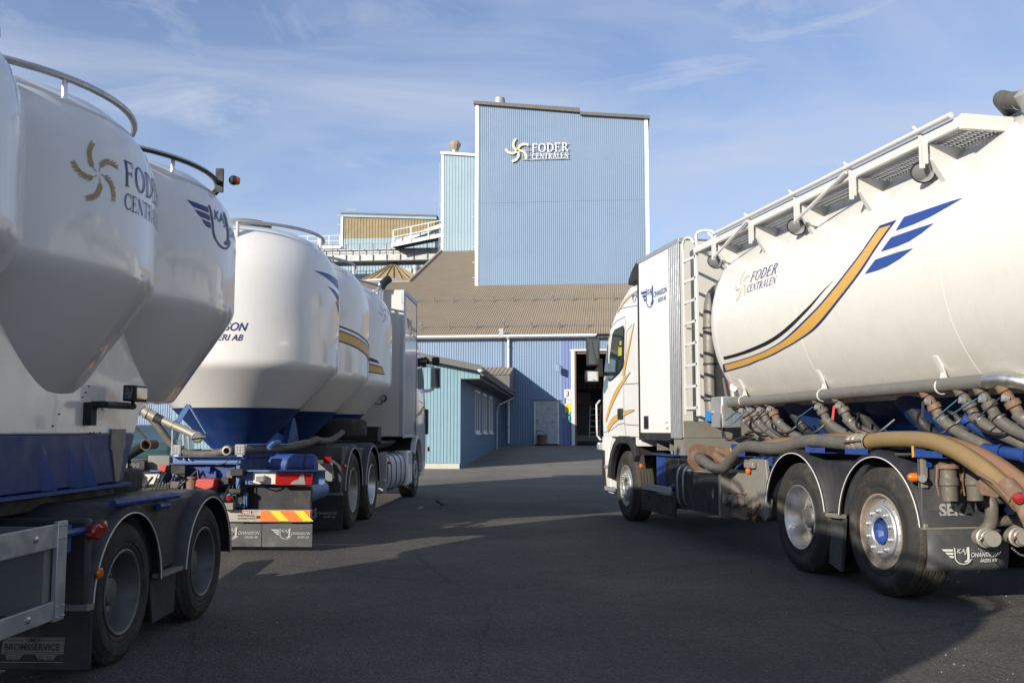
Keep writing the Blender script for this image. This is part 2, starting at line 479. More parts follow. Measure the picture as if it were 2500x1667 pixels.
class Thing:
    """a countable thing: an Empty at its base (or a single mesh) in a frame x=along, y=sg*w, z"""
    def __init__(s, name, label, cat, o=(0, 0), rz=0.0, sg=1, base=(0, 0, 0), group=None, single=False, kind=None):
        s.sg, s.base, s.single = sg, base, single
        R = Matrix.Rotation(rz, 3, 'Z')
        s.loc = Vector((o[0], o[1], 0)) + R @ Vector((base[0], sg * base[1], base[2]))
        s.rz, s.meta = rz, (name, label, cat, group, kind)
        s.root = None
        if not single:
            s.root = bpy.data.objects.new(name, None)
            s.root.empty_display_size = 0.3
            C.objects.link(s.root)
            s.finish(s.root)
    def finish(s, ob):
        n, l, c, g, k = s.meta
        ob.location = s.loc
        ob.rotation_euler = (0, 0, s.rz)
        if l: ob['label'] = l
        if c: ob['category'] = c
        if g: ob['group'] = g
        if k: ob['kind'] = k
    def mp(s, p):
        return (p[0] - s.base[0], s.sg * (p[1] - s.base[1]), p[2] - s.base[2])
    def part(s, name, mb, mats, parent=None, bevel=0.0, smooth=35, label=None, kind=None, solid=0.0, nrm=True, sub=0):
        me = bpy.data.meshes.new(name)
        me.from_pydata([s.mp(p) for p in mb.v], [], mb.f)
        if not isinstance(mats, (list, tuple)):
            mats = [mats]
        for m in mats:
            me.materials.append(M[m] if isinstance(m, str) else m)
        if len(mats) > 1:
            me.polygons.foreach_set('material_index', mb.m)
        if nrm:
            bm = bmesh.new()
            bm.from_mesh(me)
            bmesh.ops.recalc_face_normals(bm, faces=bm.faces)
            bm.to_mesh(me)
            bm.free()
        me.polygons.foreach_set('use_smooth', [True] * len(me.polygons))
        me.set_sharp_from_angle(angle=rad(smooth))
        ob = bpy.data.objects.new(name, me)
        C.objects.link(ob)
        if s.single and s.root is None:
            s.root = ob
            s.finish(ob)
        else:
            ob.parent = parent or s.root
            if label: ob['label'] = label
        if kind: ob['kind'] = kind
        if solid:
            md = ob.modifiers.new('thickness', 'SOLIDIFY')
            md.thickness = solid
            md.offset = 0
        if bevel:
            md = ob.modifiers.new('edge', 'BEVEL')
            md.width = bevel
            md.segments = 2
            md.limit_method = 'ANGLE'
            md.angle_limit = rad(40)
        return ob
    def copy(s, ob, dx, name=None, parent=None):
        c = ob.copy()
        if name: c.name = name
        C.objects.link(c)
        c.location = (ob.location[0] + dx[0], ob.location[1] + s.sg * dx[1], ob.location[2] + dx[2])
        if parent: c.parent = parent
        for ch in list(ob.children):
            e = ch.copy()
            C.objects.link(e)
            e.parent = c
        return c

# ------------------------------------------------------------------ lettering and decals (2-D shapes mapped onto real surfaces)
def ribbon(pts, w):
    """list of quads along a polyline; w constant or list"""
    out = []
    n = len(pts)
    ws = w if isinstance(w, list) else [w] * n
    L, Rr = [], []
    for i in range(n):
        a = Vector(pts[max(i - 1, 0)]); b = Vector(pts[min(i + 1, n - 1)])
        t = (b - a)
        if t.length < 1e-6: t = Vector((1, 0))
        t.normalize()
        q = Vector((-t.y, t.x)) * ws[i] / 2
        p = Vector(pts[i])
        L.append(p + q); Rr.append(p - q)
    for i in range(n - 1):
        out.append([tuple(L[i]), tuple(Rr[i]), tuple(Rr[i + 1]), tuple(L[i + 1])])
    return out
def arc2(cx, cy, rx, ry, a0, a1, n=16):
    return [(cx + rx * cos(rad(a0 + (a1 - a0) * i / n)), cy + ry * sin(rad(a0 + (a1 - a0) * i / n))) for i in range(n + 1)]
TH, TN = 0.125, 0.05
def sa(cx, cy, rx, ry, a0, a1):
    p = arc2(cx, cy, rx, ry, a0, a1)
    w = [TN + (TH - TN) * abs(cos(rad(a0 + (a1 - a0) * i / 16))) for i in range(17)]
    return ribbon(p, w)
def ln(x0, y0, x1, y1, w):
    return ribbon([(x0, y0), (x1, y1)], w)
def serif_glyph(ch):
    o = []
    if ch in 'FER':
        o += ln(.18, .0, .18, 1, TH) + ln(.04, .02, .32, .02, .04) + ln(.06, .975, .2, .975, .05)
    if ch == 'F': o += ln(.2, .97, .62, .97, TN) + ln(.6, 1, .63, .78, TN) + ln(.2, .52, .5, .52, TN) + ln(.5, .4, .5, .64, TN); w = .70
    if ch == 'E': o += ln(.2, .97, .62, .97, TN) + ln(.6, 1, .62, .80, TN) + ln(.2, .52, .5, .52, TN) + ln(.5, .4, .5, .64, TN) + ln(.2, .03, .66, .03, TN) + ln(.65, .0, .68, .22, TN); w = .76
    if ch == 'O': o += sa(.44, .5, .36, .48, 0, 360); w = .90
    if ch == 'D': o += ln(.18, .0, .18, 1, TH) + ln(.04, .02, .3, .02, .04) + ln(.04, .98, .3, .98, .04) + sa(.26, .5, .5, .475, -90, 90); w = .86
    if ch == 'R': o += sa(.3, .74, .3, .24, -90, 90) + ln(.2, .975, .32, .975, TN) + ln(.2, .5, .32, .5, TN) + ln(.4, .5, .72, .02, TH) + ln(.66, .02, .84, .02, .04); w = .86
    if ch == 'C': o += sa(.46, .5, .38, .48, 50, 310) + ln(.70, .98, .72, .72, TN) + ln(.70, .02, .73, .2, TN); w = .80
    if ch == 'N': o += ln(.16, 0, .16, 1, TN) + ln(.78, 0, .78, 1, TN) + ln(.14, .97, .78, .05, TH) + ln(.04, .02, .28, .02, .04) + ln(.66, .98, .90, .98, .04); w = .96
    if ch == 'T': o += ln(.38, 0, .38, .98, TH) + ln(.04, .97, .72, .97, TN) + ln(.05, 1, .03, .78, TN) + ln(.71, 1, .73, .78, TN) + ln(.24, .02, .52, .02, .04); w = .78
    if ch == 'A': o += ln(.10, 0, .42, 1, TN) + ln(.42, 1, .76, 0, TH) + ln(.22, .34, .64, .34, TN) + ln(.02, .02, .22, .02, .04) + ln(.64, .02, .90, .02, .04); w = .90
    if ch == 'L': o += ln(.18, .0, .18, 1, TH) + ln(.04, .98, .32, .98, .04) + ln(.2, .03, .62, .03, TN) + ln(.62, 0, .65, .24, TN); w = .70
    return o, w
def serif_text(s, h, x, y, width=None):
    g, X = [], 0
    for ch in s:
        p, w = serif_glyph(ch)
        g += [[(a + X, b) for a, b in q] for q in p]
        X += w + .06
    k = (width / X) if width else h
    return [[(x + a * k, y + b * h) for a, b in q] for q in g]
_tc = {}
def font_text(s, h, x, y, width=None, shear=0.0, bold=0.0):
    key = (s, bold)
    if key not in _tc:
        cu = bpy.data.curves.new('t', 'FONT')
        cu.body = s
        cu.offset = bold
        ob = bpy.data.objects.new('t', cu)
        C.objects.link(ob)
        dg = bpy.context.evaluated_depsgraph_get()
        me = bpy.data.meshes.new_from_object(ob.evaluated_get(dg))
        vs = [v.co.copy() for v in me.vertices]
        fs = [list(p.vertices) for p in me.polygons]
        x0, x1 = min(v.x for v in vs), max(v.x for v in vs)
        _tc[key] = ([[(vs[i].x - x0, vs[i].y) for i in f] for f in fs], x1 - x0)
        bpy.data.objects.remove(ob)
        bpy.data.curves.remove(cu)
        bpy.data.meshes.remove(me)
    ps, wd = _tc[key]
    ky = h / 0.73
    kx = (width / wd) if width else ky
    return [[(x + a * kx + shear * b * ky, y + b * ky) for a, b in q] for q in ps]
def swirl(cx, cy, R, kern=9, solid=False, a0=124):
    o = []
    for k in range(5):
        a = rad(a0 - k * 72)
        pts = []
        for i in range(13):
            t = i / 12
            r = R * (0.10 + 0.90 * t)
            aa = a - 0.10 + 0.55 * (1 - t) - 0.0 + 0.28 * t * t * -1.0
            pts.append(Vector((cx + r * cos(aa), cy + r * sin(aa))))
        o += ribbon([tuple(p) for p in pts], R * (0.03 if not solid else 0.17))
        for i in range(kern):
            t = 0.2 + 0.78 * i / (kern - 1)
            j = min(11, int(t * 12))
            p = pts[j].lerp(pts[j + 1], t * 12 - j)
            d_ = (pts[j + 1] - pts[j]).normalized()
            for sd in (-1, 1):
                q = Matrix.Rotation(sd * rad(30), 2) @ d_
                L = R * (0.23 if i < kern - 1 else 0.18)
                wv = Vector((-q.y, q.x)) * R * (0.036 if not solid else 0.05)
                m_ = p + q * L * .5
                o.append([tuple(p), tuple(m_ - wv), tuple(p + q * L), tuple(m_ + wv)])
    return o
def transport_logo(x, y, w):
    """winged J emblem with the haulier's name; w total width, y centre"""
    o = []
    for i in range(3):
        x0 = 0.0 + .055 * i
        yy = .245 - .085 * i
        o.append([(x0, yy + .03), (x0 + .045, yy - .03), (.205, yy - .03 - .01), (.205, yy + .02)])
    o += ribbon([(.232, .30), (.232, .06)] + arc2(.372, .045, .14, .17, 180, 345, 18), .022)
    o += font_text('KAJ', .125, .262, .155, .170, .22, .012)
    o += ribbon([(.475, .31), (.466, .04)] + arc2(.412, .03, .054, .09, 0, -110, 8), .042)
    o += font_text('OHANSSON', .120, .505, .050, .475, .2, .012)
    o += font_text('\u00c5KERI AB', .090, .655, -.090, .30, .2, .012)
    return [[(x + a * w, y + b * w * .60) for a, b in q] for q in o]

def decal(th, name, polys, fn, m, parent=None, maxe=0.09, thick=0.0, label=None):
    """fn(u, v, off) -> point in the thing's frame"""
    bm = bmesh.new()
    k = 0
    for q in polys:
        k += 1
        try:
            f = bm.faces.new([bm.verts.new((a, b, k % 5 * 0.0003)) for a, b in q])
        except ValueError:
            pass
    bmesh.ops.triangulate(bm, faces=bm.faces)
    for _ in range(4):
        es = [e for e in bm.edges if e.calc_length() > maxe]
        if not es: break
        bmesh.ops.subdivide_edges(bm, edges=es, cuts=1)
        bmesh.ops.triangulate(bm, faces=bm.faces)
    if thick:
        g = bmesh.ops.extrude_face_region(bm, geom=bm.faces[:])
        for v in [e for e in g['geom'] if isinstance(e, bmesh.types.BMVert)]:
            v.co.z += thick
    mb = MB()
    bm.verts.ensure_lookup_table()
    mb.v = [tuple(fn(v.co.x, v.co.y, v.co.z + (0 if thick else 0.004))) for v in bm.verts]
    mb.f = [tuple(v.index for v in f.verts) for f in bm.faces]
    mb.m = [0] * len(mb.f)
    bm.free()
    return th.part(name, mb, m, parent, nrm=bool(thick), smooth=60, label=label)

# ------------------------------------------------------------------ ground
def gz(y):
    if y <= 22: return 0.0
    if y < 26: return 0.024 * (y - 22) ** 2 / 8
    if y <= 60: return 0.024 * (y - 24)
    return 0.024 * 36
g = MB()
ys = [-300, -60, 0, 10, 22] + [22 + .5 * i for i in range(1, 9)] + [30, 34, 38, 42, 46, 50, 55, 60, 80, 150, 400, 1200]
xs = [-900, -100, -20, -8, 0, 8, 20, 100, 900]
for y in ys:
    for x in xs:
        g.v.append((x, y, gz(y)))
nx = len(xs)
for i in range(len(ys) - 1):
    for j in range(nx - 1):
        g.f.append((i * nx + j, i * nx + j + 1, (i + 1) * nx + j + 1, (i + 1) * nx + j)); g.m.append(0)
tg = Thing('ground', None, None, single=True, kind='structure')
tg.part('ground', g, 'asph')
# loose grit scattered over the yard
gr = MB()
for i in range(2600):
    y = 3.2 + 22 * random.random() ** 1.6
    x = random.uniform(-.42, .62) * y * 1.25
    r = random.uniform(.003, .009)
    a = random.uniform(0, 6.28)
    gr.add([(x + r * cos(a), y + r * sin(a), gz(y) - .001), (x + r * cos(a + 2), y + r * sin(a + 2), gz(y) - .001), (x + r * cos(a + 4.2), y + r * sin(a + 4.2), gz(y) - .001), (x, y, gz(y) + r * .9)],
           [(0, 1, 3), (1, 2, 3), (2, 0, 3)])
tgr = Thing('gravel', 'loose pale grit scattered over the dark asphalt yard', 'gravel', single=True, kind='stuff')
tgr.part('gravel', gr, 'steelg', smooth=10)

# ------------------------------------------------------------------ buildings (frame: u right, v away, rotated 5.9 degrees)
BR = rad(-5.9)
HV = 49.4
GB = 0.66
def BT(name, label, cat, base, group=None, single=False, kind=None):
    return Thing(name, label, cat, (0, 0), BR, 1, base, group, single, kind)
def corr(mb, u0, u1, v, pitch, dep, zlo, zhi, rib=0.35, mi=0):
    """trapezoidal sheet-metal cladding facing -v; zlo/zhi numbers or functions of u"""
    f0 = zlo if callable(zlo) else (lambda u: zlo)
    f1 = zhi if callable(zhi) else (lambda u: zhi)
    pr = []
    n = max(1, round((u1 - u0) / pitch))
    p = (u1 - u0) / n
    for i in range(n):
        a = u0 + i * p
        pr += [(a, v), (a + p * (1 - rib) * .86, v), (a + p * (1 - rib), v - dep), (a + p * .93, v - dep)]
    pr.append((u1, v))
    vs = [(u, w, f0(u)) for u, w in pr] + [(u, w, f1(u)) for u, w in pr]
    m = len(pr)
    mb.add(vs, [(i, i + 1, m + i + 1, m + i) for i in range(m - 1)], mi)
def roofsheet(mb, u0, u1, v0, v1, zf, pitch, dep, nv=1):
    n = max(1, round((u1 - u0) / pitch))
    p = (u1 - u0) / n
    pr = []
    for i in range(n):
        a = u0 + i * p
        pr += [(a, 0), (a + p * .5, 0), (a + p * .62, dep), (a + p * .88, dep)]
    pr.append((u1, 0))
    m = len(pr)
    vs = []
    for j in range(nv + 1):
        v = v0 + (v1 - v0) * j / nv
        vs += [(u, v, zf(u, v) + h) for u, h in pr]
    mb.add(vs, [(j * m + i, j * m + i + 1, (j + 1) * m + i + 1, (j + 1) * m + i) for j in range(nv) for i in range(m - 1)])

# --- mill hall with the long low roof
RM = .357
rz = lambda u, v: 6.3 + RM * (v - HV)
hall = BT('mill_hall', 'long blue corrugated hall with a low brown sheet roof and an open loading gate', 'hall', (-5, HV, GB))
w = MB()
corr(w, -34, -3.98, HV, .125, .03, GB - .3, 6.25)
corr(w, -3.98, -2.72, HV, .125, .03, 2.86, 6.25)
corr(w, -2.72, -2.56, HV, .125, .03, GB - .3, 6.25)
corr(w, -.0, 30, HV, .125, .03, 5.42, 6.25)
corr(w, 2.6, 30, HV, .125, .03, GB - .3, 5.42)
corr(w, -2.08, 0, HV, .125, .03, 5.42, 6.25)
hall.part('wall', w, 'wallb', smooth=20)
w = MB(); corr(w, -2.56, -2.08, HV, .16, .035, GB - .3, 6.25)
hall.part('wall_panel', w, 'wallp', smooth=20, label='violet blue strip of wall cladding beside the gate')
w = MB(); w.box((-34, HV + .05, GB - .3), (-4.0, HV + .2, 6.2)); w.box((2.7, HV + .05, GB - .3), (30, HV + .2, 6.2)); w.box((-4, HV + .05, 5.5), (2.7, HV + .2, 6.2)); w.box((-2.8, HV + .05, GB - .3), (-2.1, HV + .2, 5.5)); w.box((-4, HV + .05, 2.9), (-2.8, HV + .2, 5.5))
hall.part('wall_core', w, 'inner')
# roof: left part stops at v=63, right part rises behind the tower
w = MB()
roofsheet(w, -34, -13.35, HV - .35, 63.05, rz, .125, .025)
roofsheet(w, -13.35, -8.2, HV - .35, 80, rz, .125, .025)
roofsheet(w, -8.2, 30, HV - .35, 62.2, rz, .125, .025)
hall.part('roof', w, 'roof', smooth=20)
w = MB(); w.box((-34, HV - .34, 6.02), (30, HV - .27, 6.16)); w.box((-34, HV - .27, 6.10), (30, HV, 6.14))
hall.part('fascia', w, 'trim')
w = MB(); w.tube([(-34, HV - .43, 6.13), (30, HV - .43, 6.13)], .065, 10)
hall.part('gutter', w, 'trim')
w = MB(); w.prism([(63.06, 11.0), (80, rz(0, 80) - .05), (80, 3), (63.06, 3)], 0, -13.33, -13.27); w.box((-34, 63.1, 3), (-13.3, 63.2, 11.1))
hall.part('roof_end_wall', w, 'wallt')
w = MB(); w.box((-34, 63.0, 11.15), (-13.35, 63.18, 11.28)); w.bar((-13.38, 63.0, 11.24), (-13.38, 80, rz(0, 80) + .08), .16, .1)
hall.part('roof_trim', w, 'roof')
def snow_fence(v0, u0, u1, step):
    z = rz(0, v0)
    f = MB()
    for k in range(3):
        f.tube([(u0, v0 - .02 + .04 * k, z + .14 + .11 * k), (u1, v0 - .02 + .04 * k, z + .14 + .11 * k)], .012, 6)
    o = hall.part('snow_fence', f, 'grey')
    b = MB(); b.bar((u0, v0 + .05, z - .02), (u0, v0 + .02, z + .46), .05, .05); b.bar((u0, v0 - .35, z - .1), (u0, v0 + .02, z + .30), .03, .03)
    p = hall.part('fence_bracket', b, 'grey', parent=o)
    for i in range(1, int((u1 - u0) / step)):
        hall.copy(p, (i * step, 0, 0))
snow_fence(56.8, -12.9, 4.0, 1.18)
snow_fence(50.5, -12.9, 4.0, 1.45)
# downpipe
w = MB(); w.tube([(-5.27, HV - .42, 6.1), (-5.27, HV - .16, 5.95), (-5.27, HV - .16, GB + .05)], .065, 12)
dpp = hall.part('downpipe', w, 'trim')
for z in (1.5, 2.9, 4.3, 5.6):
    w = MB(); w.lathe([(.068, -.03), (.08, -.03), (.08, .03), (.068, .03)], (-5.27, HV - .16, z), (0, 0, 1), 12)
    hall.part('pipe_clamp', w, 'galv', parent=dpp)
w = MB(); w.box((-5.72, HV - .5, 6.05), (-5.5, HV - .36, 6.5))
hall.part('gutter_box', w, 'galv')
w = MB(); w.tube([(-5.6, HV - .08, 6.1), (-5.6, HV - .08, 4.3)], .02, 6)
hall.part('cable', w, 'dark')
# gate opening
w = MB()
w.box((-2.08, HV - .10, GB - .2), (-1.92, HV + .06, 5.36)); w.box((-2.14, HV - .12, 5.36), (2.66, HV + .06, 5.44)); w.box((2.5, HV - .10, GB - .2), (2.66, HV + .06, 5.36))
hall.part('gate_frame', w, 'trim', bevel=.01)
w = MB(); w.box((-1.915, HV - .07, GB - .2), (-1.84, HV + .3, 5.35)); w.box((-1.84, HV + .02, 5.22), (2.5, HV + .3, 5.35))
hall.part('gate_edge', w, 'rust')
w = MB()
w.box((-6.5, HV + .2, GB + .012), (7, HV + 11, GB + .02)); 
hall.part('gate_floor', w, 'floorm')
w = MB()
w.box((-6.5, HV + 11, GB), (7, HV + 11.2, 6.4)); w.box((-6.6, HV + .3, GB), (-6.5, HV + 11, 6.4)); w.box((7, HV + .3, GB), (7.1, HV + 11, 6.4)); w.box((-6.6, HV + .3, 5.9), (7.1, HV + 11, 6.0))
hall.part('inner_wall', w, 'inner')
w = MB()
w.box((-3, HV + 6, GB), (4, HV + 10.8, GB + .32)); w.box((-2.9, HV + 5.9, GB + .3), (4, HV + 6, GB + .42))
hall.part('loading_platform', w, 'concrete')
w = MB()
for i in range(9):
    w.bar((-2.4 + i * .28, HV + 5.6, 3.7), (-2.4 + i * .28, HV + 5.6, 4.5), .04, .04)
for k in range(4):
    w.bar((-2.4, HV + 5.6, 3.75 + .2 * k), (1.6, HV + 5.6, 3.8 + .2 * k), .03, .03)
hall.part('inner_railing', w, 'grey')
w = MB(); w.prism([(-.9, 2.9), (.3, 2.9), (-.05, 2.3), (-.55, 2.3)], 1, HV + 7, HV + 8); w.box((-2.6, HV + 6.5, 2.88), (-1.1, HV + 7.2, 2.96))
hall.part('feed_hopper', w, 'redp')
w = MB(); w.box((-2.7, HV + 8.5, GB + .3), (-1.3, HV + 9.3, 3.6))
hall.part('machine_cabinet', w, 'grey', bevel=.03)
w = MB(); w.box((1.0, HV + 8, GB + .3), (2.2, HV + 9.3, 3.2))
hall.part('machine_cabinet', w, 'grey', bevel=.03)
# door
w = MB(); w.box((-3.90, HV - .06, GB + .02), (-2.80, HV + .01, 2.80))
dr = hall.part('door', w, 'door', bevel=.006)
w = MB(); w.box((-3.98, HV - .075, GB), (-3.905, HV + .04, 2.86)); w.box((-2.795, HV - .075, GB), (-2.72, HV + .04, 2.86)); w.box((-3.9, HV - .075, 2.805), (-2.8, HV + .04, 2.86))
hall.part('door_frame', w, 'trim', parent=dr)
w = MB(); w.box((-4.02, HV - .16, 2.87), (-2.66, HV - .02, 2.90))
hall.part('door_canopy', w, 'rust', parent=dr)
for z in (1.68, 1.84):
    w = MB(); w.lathe([(.0, .045), (.028, .045), (.03, 0)], (-3.78, HV - .06, z), (0, -1, 0), 12)
    hall.part('door_handle', w, 'dark', parent=dr)
w = MB(); w.bar((-2.80, HV - .12, 4.68), (-2.80, HV - .40, 4.70), .04, .04); w.prism([(-2.93, 4.35), (-2.67, 4.25), (-2.65, 4.62), (-2.90, 4.68)], 1, HV - .62, HV - .40)
hall.part('flood_lamp', w, 'wallb', bevel=.01)

# --- signs on the hall wall
def plate(name, label, u0, u1, z0, z1, m, extra):
    t = BT(name, label, 'sign', ((u0 + u1) / 2, HV - .06, z0))
    b = MB(); b.box((u0, HV - .062, z0), (u1, HV - .05, z1))
    t.part('panel', b, m)
    for nm, polys, mm in extra:
        decal(t, nm, polys, lambda a, b_, o: (a, HV - .062 - o, b_), mm, maxe=9)
    return t
plate('number_sign', 'white square sign with black number 3 left of the gate', 'x' and -2.43, -2.12, 3.0, 3.42, 'signw',
      [('numeral', font_text('3', .29, -2.36, 3.065, .175, 0, .02), 'black')])
plate('prohibition_sign', 'small white round-symbol prohibition sign under the number 3', -2.33, -2.12, 2.73, 2.985, 'signw',
      [('symbol', ribbon(arc2(-2.225, 2.875, .082, .082, 0, 360, 24), .016) + ribbon([(-2.283, 2.933), (-2.167, 2.817)], .014), 'redp'),
       ('hand', [[(-2.25, 2.90), (-2.235, 2.83), (-2.20, 2.86), (-2.21, 2.91)]], 'black')])
plate('warning_sign', 'yellow warning sign with black triangle beside the gate', -2.42, -2.12, 2.28, 2.70, 'signy',
      [('triangle', ribbon([(-2.375, 2.47), (-2.165, 2.47), (-2.27, 2.655), (-2.375, 2.47)], .02) + ribbon([(-2.285, 2.51), (-2.262, 2.55), (-2.278, 2.555), (-2.255, 2.60)], .012), 'black'),
       ('small_print', ribbon([(-2.38, 2.42), (-2.16, 2.42)], .012) + ribbon([(-2.38, 2.38), (-2.18, 2.38)], .012) + ribbon([(-2.38, 2.34), (-2.20, 2.34)], .012), 'wheat')])
plate('notice_sign', 'small grey white notice left of and below the yellow sign', -2.55, -2.35, 1.95, 2.25, 'steell',
      [('small_print', ribbon([(-2.52, 2.0), (-2.38, 2.0)], .012) + ribbon([(-2.52, 2.04), (-2.38, 2.04)], .012) + [[(-2.50, 2.20), (-2.45, 2.12), (-2.40, 2.17), (-2.42, 2.21)]], 'dark')])
plate('safety_sign', 'small green safety sign directly under the yellow sign', -2.28, -2.13, 2.13, 2.265, 'signg',
      [('arrow', [[(-2.24, 2.23), (-2.17, 2.23), (-2.205, 2.18)]], 'signw')])
t = BT('control_box', 'small dark switch box hanging under the green sign', 'switch box', (-2.2, HV - .06, 1.9), single=True)
b = MB(); b.box((-2.25, HV - .12, 1.88), (-2.14, HV - .05, 2.08)); b.tube([(-2.19, HV - .08, 1.88), (-2.17, HV - .08, 1.7), (-2.2, HV - .07, 1.5)], .012, 6)
t.part('control_box', b, 'signg', bevel=.006)
# bucket by the door
t = BT('bucket', 'battered barrel basket standing before the worn white door', 'bucket', (-3.55, HV - .45, GB - .01))
b = MB(); b.lathe([(.001, .01), (.20, .01), (.255, .48), (.27, .50), (.25, .50), (.19, .03)], (-3.55, HV - .45, GB - .01), (0, 0, 1), 28)
t.part('body', b, 'rust')
for z, r in ((.12, .218), (.30, .242), (.47, .266)):
    b = MB(); b.lathe([(r, -.015), (r + .008, -.015), (r + .008, .015), (r, .015)], (-3.55, HV - .45, GB + z), (0, 0, 1), 28)
    t.part('hoop', b, 'grey')
b = MB(); b.tube([(-3.82, HV - .45, GB + .5), (-3.78, HV - .42, GB + .68), (-3.5, HV - .4, GB + .62), (-3.28, HV - .45, GB + .48)], .012, 6, smooth=5)
t.part('handle', b, 'dark')
# ladder inside the gate
t = BT('ladder', 'white ladder standing inside the open gate', 'ladder', (-.95, HV + 5.0, GB))
for u in (-1.33, -.75):
    b = MB(); b.bar((u, HV + 5.4, GB + .3), (u + .06, HV + 5.7, 2.75), .06, .05); t.part('rail', b, 'signw')
for i in range(5):
    z = 1.25 + .33 * i
    b = MB(); b.bar((-1.31, HV + 5.45 + .04 * i, z), (-.72, HV + 5.45 + .04 * i, z), .04, .04); t.part('rung', b, 'signw')

# --- office annex (its own frame, turned 3.3 degrees)
ANA, ANO = 3.3, (1.388, 0.112)
WINS = ((35.0, 36.75), (38.05, 39.75), (41.1, 42.8))
AV = 30.25; AU = -4.75; AL = -14.0
an = Thing('office_annex', 'low pale blue boarded annex with dark gable roof in front of the hall', 'annex', ANO, rad(-ANA), 1, (AU, AV, .2))
ridge = lambda u: 3.33 + .20 * (min(-4.1, u) + 4.1) * -1 if u > -9.3 else 3.33 + .20 * 5.2 - .2 * (-9.3 - u)
az0 = gz(30.4)
w = MB(); w.box((AL, AV + .03, az0 - .2), (AU - .03, HV - .1, 3.0)); w.prism([(AL, 3.0), (AU - .03, 3.0), (AU - .03, ridge(AU) - .14), (-9.3, 4.2), (AL, 3.2)], 1, AV + .03, HV - .1)
an.part('wall_core', w, 'boardg')
# vertical boards on the sunlit gable (each a board), window opening left out
bw = .106
first = None
u = AU
nb = 0
WU0, WU1, WZ0, WZ1 = -11.75, -10.55, 1.5, 2.75
while u - bw > AL:
    zt = ridge(u - bw / 2) - .16
    segs = [(az0 + .17, zt)]
    if u > WU0 and u - bw < WU1:
        segs = [(az0 + .17, WZ0 - .1), (WZ1 + .1, zt)]
    for a, b_ in segs:
        b = MB(); b.prism([(u - bw + .012, a), (u - .002, a), (u - .002, ridge(u - .002) - .16 if b_ == zt else b_), (u - bw + .012, ridge(u - bw) - .16 if b_ == zt else b_)], 1, AV + .002, AV + .028)
        an.part('board', b, 'board')
    u -= bw
# soffit boards of the eave overhang on the gable
u = AU
while u < -4.2:
    b = MB(); b.prism([(u + .004, 2.96), (u + .118, 2.96), (u + .118, ridge(u + .118) - .13), (u + .004, ridge(u) - .13)], 1, AV - .002, AV + .028)
    an.part('board', b, 'board'); u += .122
# side wall, its shade partly put into the colour
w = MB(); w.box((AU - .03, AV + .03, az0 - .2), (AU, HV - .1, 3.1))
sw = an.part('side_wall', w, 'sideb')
w = MB(); w.box((AL, AV - .03, az0 - .3), (AU - .02, AV + .03, az0 + .165)); 
an.part('plinth', w, 'concrete')
w = MB(); w.box((AL, AV - .02, az0 + .165), (AU, AV + .002, az0 + .18)); an.part('drip_edge', w, 'boardg')
for v0, v1 in WINS:
    w = MB(); f = .09
    w.box((AU, v0, 1.25), (AU + .035, v0 + f, 2.82)); w.box((AU, v1 - f, 1.25), (AU + .035, v1, 2.82)); w.box((AU, v0 + f, 2.72), (AU + .035, v1 - f, 2.82)); w.box((AU, v0 + f, 1.25), (AU + .035, v1 - f, 1.35)); w.box((AU, (v0 + v1) / 2 - .03, 1.35), (AU + .03, (v0 + v1) / 2 + .03, 2.72))
    wf = an.part('window', w, 'trim')
    w = MB(); w.box((AU - .01, v0 + f, 1.35), (AU + .008, v1 - f, 2.72)); an.part('pane', w, 'glass', parent=wf)
    w = MB(); w.box((AU, v0 - .03, 1.19), (AU + .08, v1 + .03, 1.25)); an.part('sill', w, 'trim', parent=wf)
w = MB(); f = .1
w.box((WU0, AV - .04, WZ0), (WU0 + f, AV + .02, WZ1)); w.box((WU1 - f, AV - .04, WZ0), (WU1, AV + .02, WZ1)); w.box((WU0 + f, AV - .04, WZ1 - f), (WU1 - f, AV + .02, WZ1)); w.box((WU0 + f, AV - .04, WZ0), (WU1 - f, AV + .02, WZ0 + f))
wf = an.part('window', w, 'trim')
w = MB(); w.box((WU0 + f, AV, WZ0 + f), (WU1 - f, AV + .01, WZ1 - f)); an.part('pane', w, 'glass', parent=wf)
# roof planes
w = MB()
w.prism([(-4.08, 3.23), (-4.08, 3.33), (-9.3, 4.40), (-14.6, 3.33), (-14.6, 3.23), (-9.3, 4.28)], 1, AV - .32, HV - .4)
an.part('roof', w, 'roofd')
w = MB()
w.prism([(-4.06, 3.16), (-4.06, 3.36), (-9.3, 4.43), (-9.3, 4.24)], 1, AV - .36, AV - .322)
an.part('barge_board', w, 'roofd')
w = MB(); w.box((AU + .002, AV + .03, 2.94), (-4.12, HV - .4, 2.97)); w.box((-4.15, AV + .03, 2.97), (-4.12, HV - .4, 3.2))
an.part('soffit', w, 'roofd')
w = MB(); w.tube([(-4.04, AV - .25, 3.10), (-4.04, HV - .5, 3.06)], .07, 10)
gu = an.part('gutter', w, 'roofd')
w = MB()
for i in range(16): w.bar((-4.04, AV + i * 1.18, 3.0), (-4.04, AV + i * 1.18, 3.2), .15, .03)
an.part('gutter_brackets', w, 'dark', parent=gu)
w = MB(); w.lathe([(.001, -.09), (.06, -.08), (.10, -.04), (.115, 0), (.001, 0)], (-4.08, AV - .38, 3.22), (0, 0, 1), 20)
an.part('gable_lamp', w, 'trim')
w = MB(); w.tube([(-4.04, 47.9, 3.02), (-4.12, 47.2, 2.9), (-4.62, 44.6, 2.5), (-4.66, 44.4, 2.35), (-4.66, 44.4, .48)], .05, 10)
an.part('downpipe', w, 'galv')
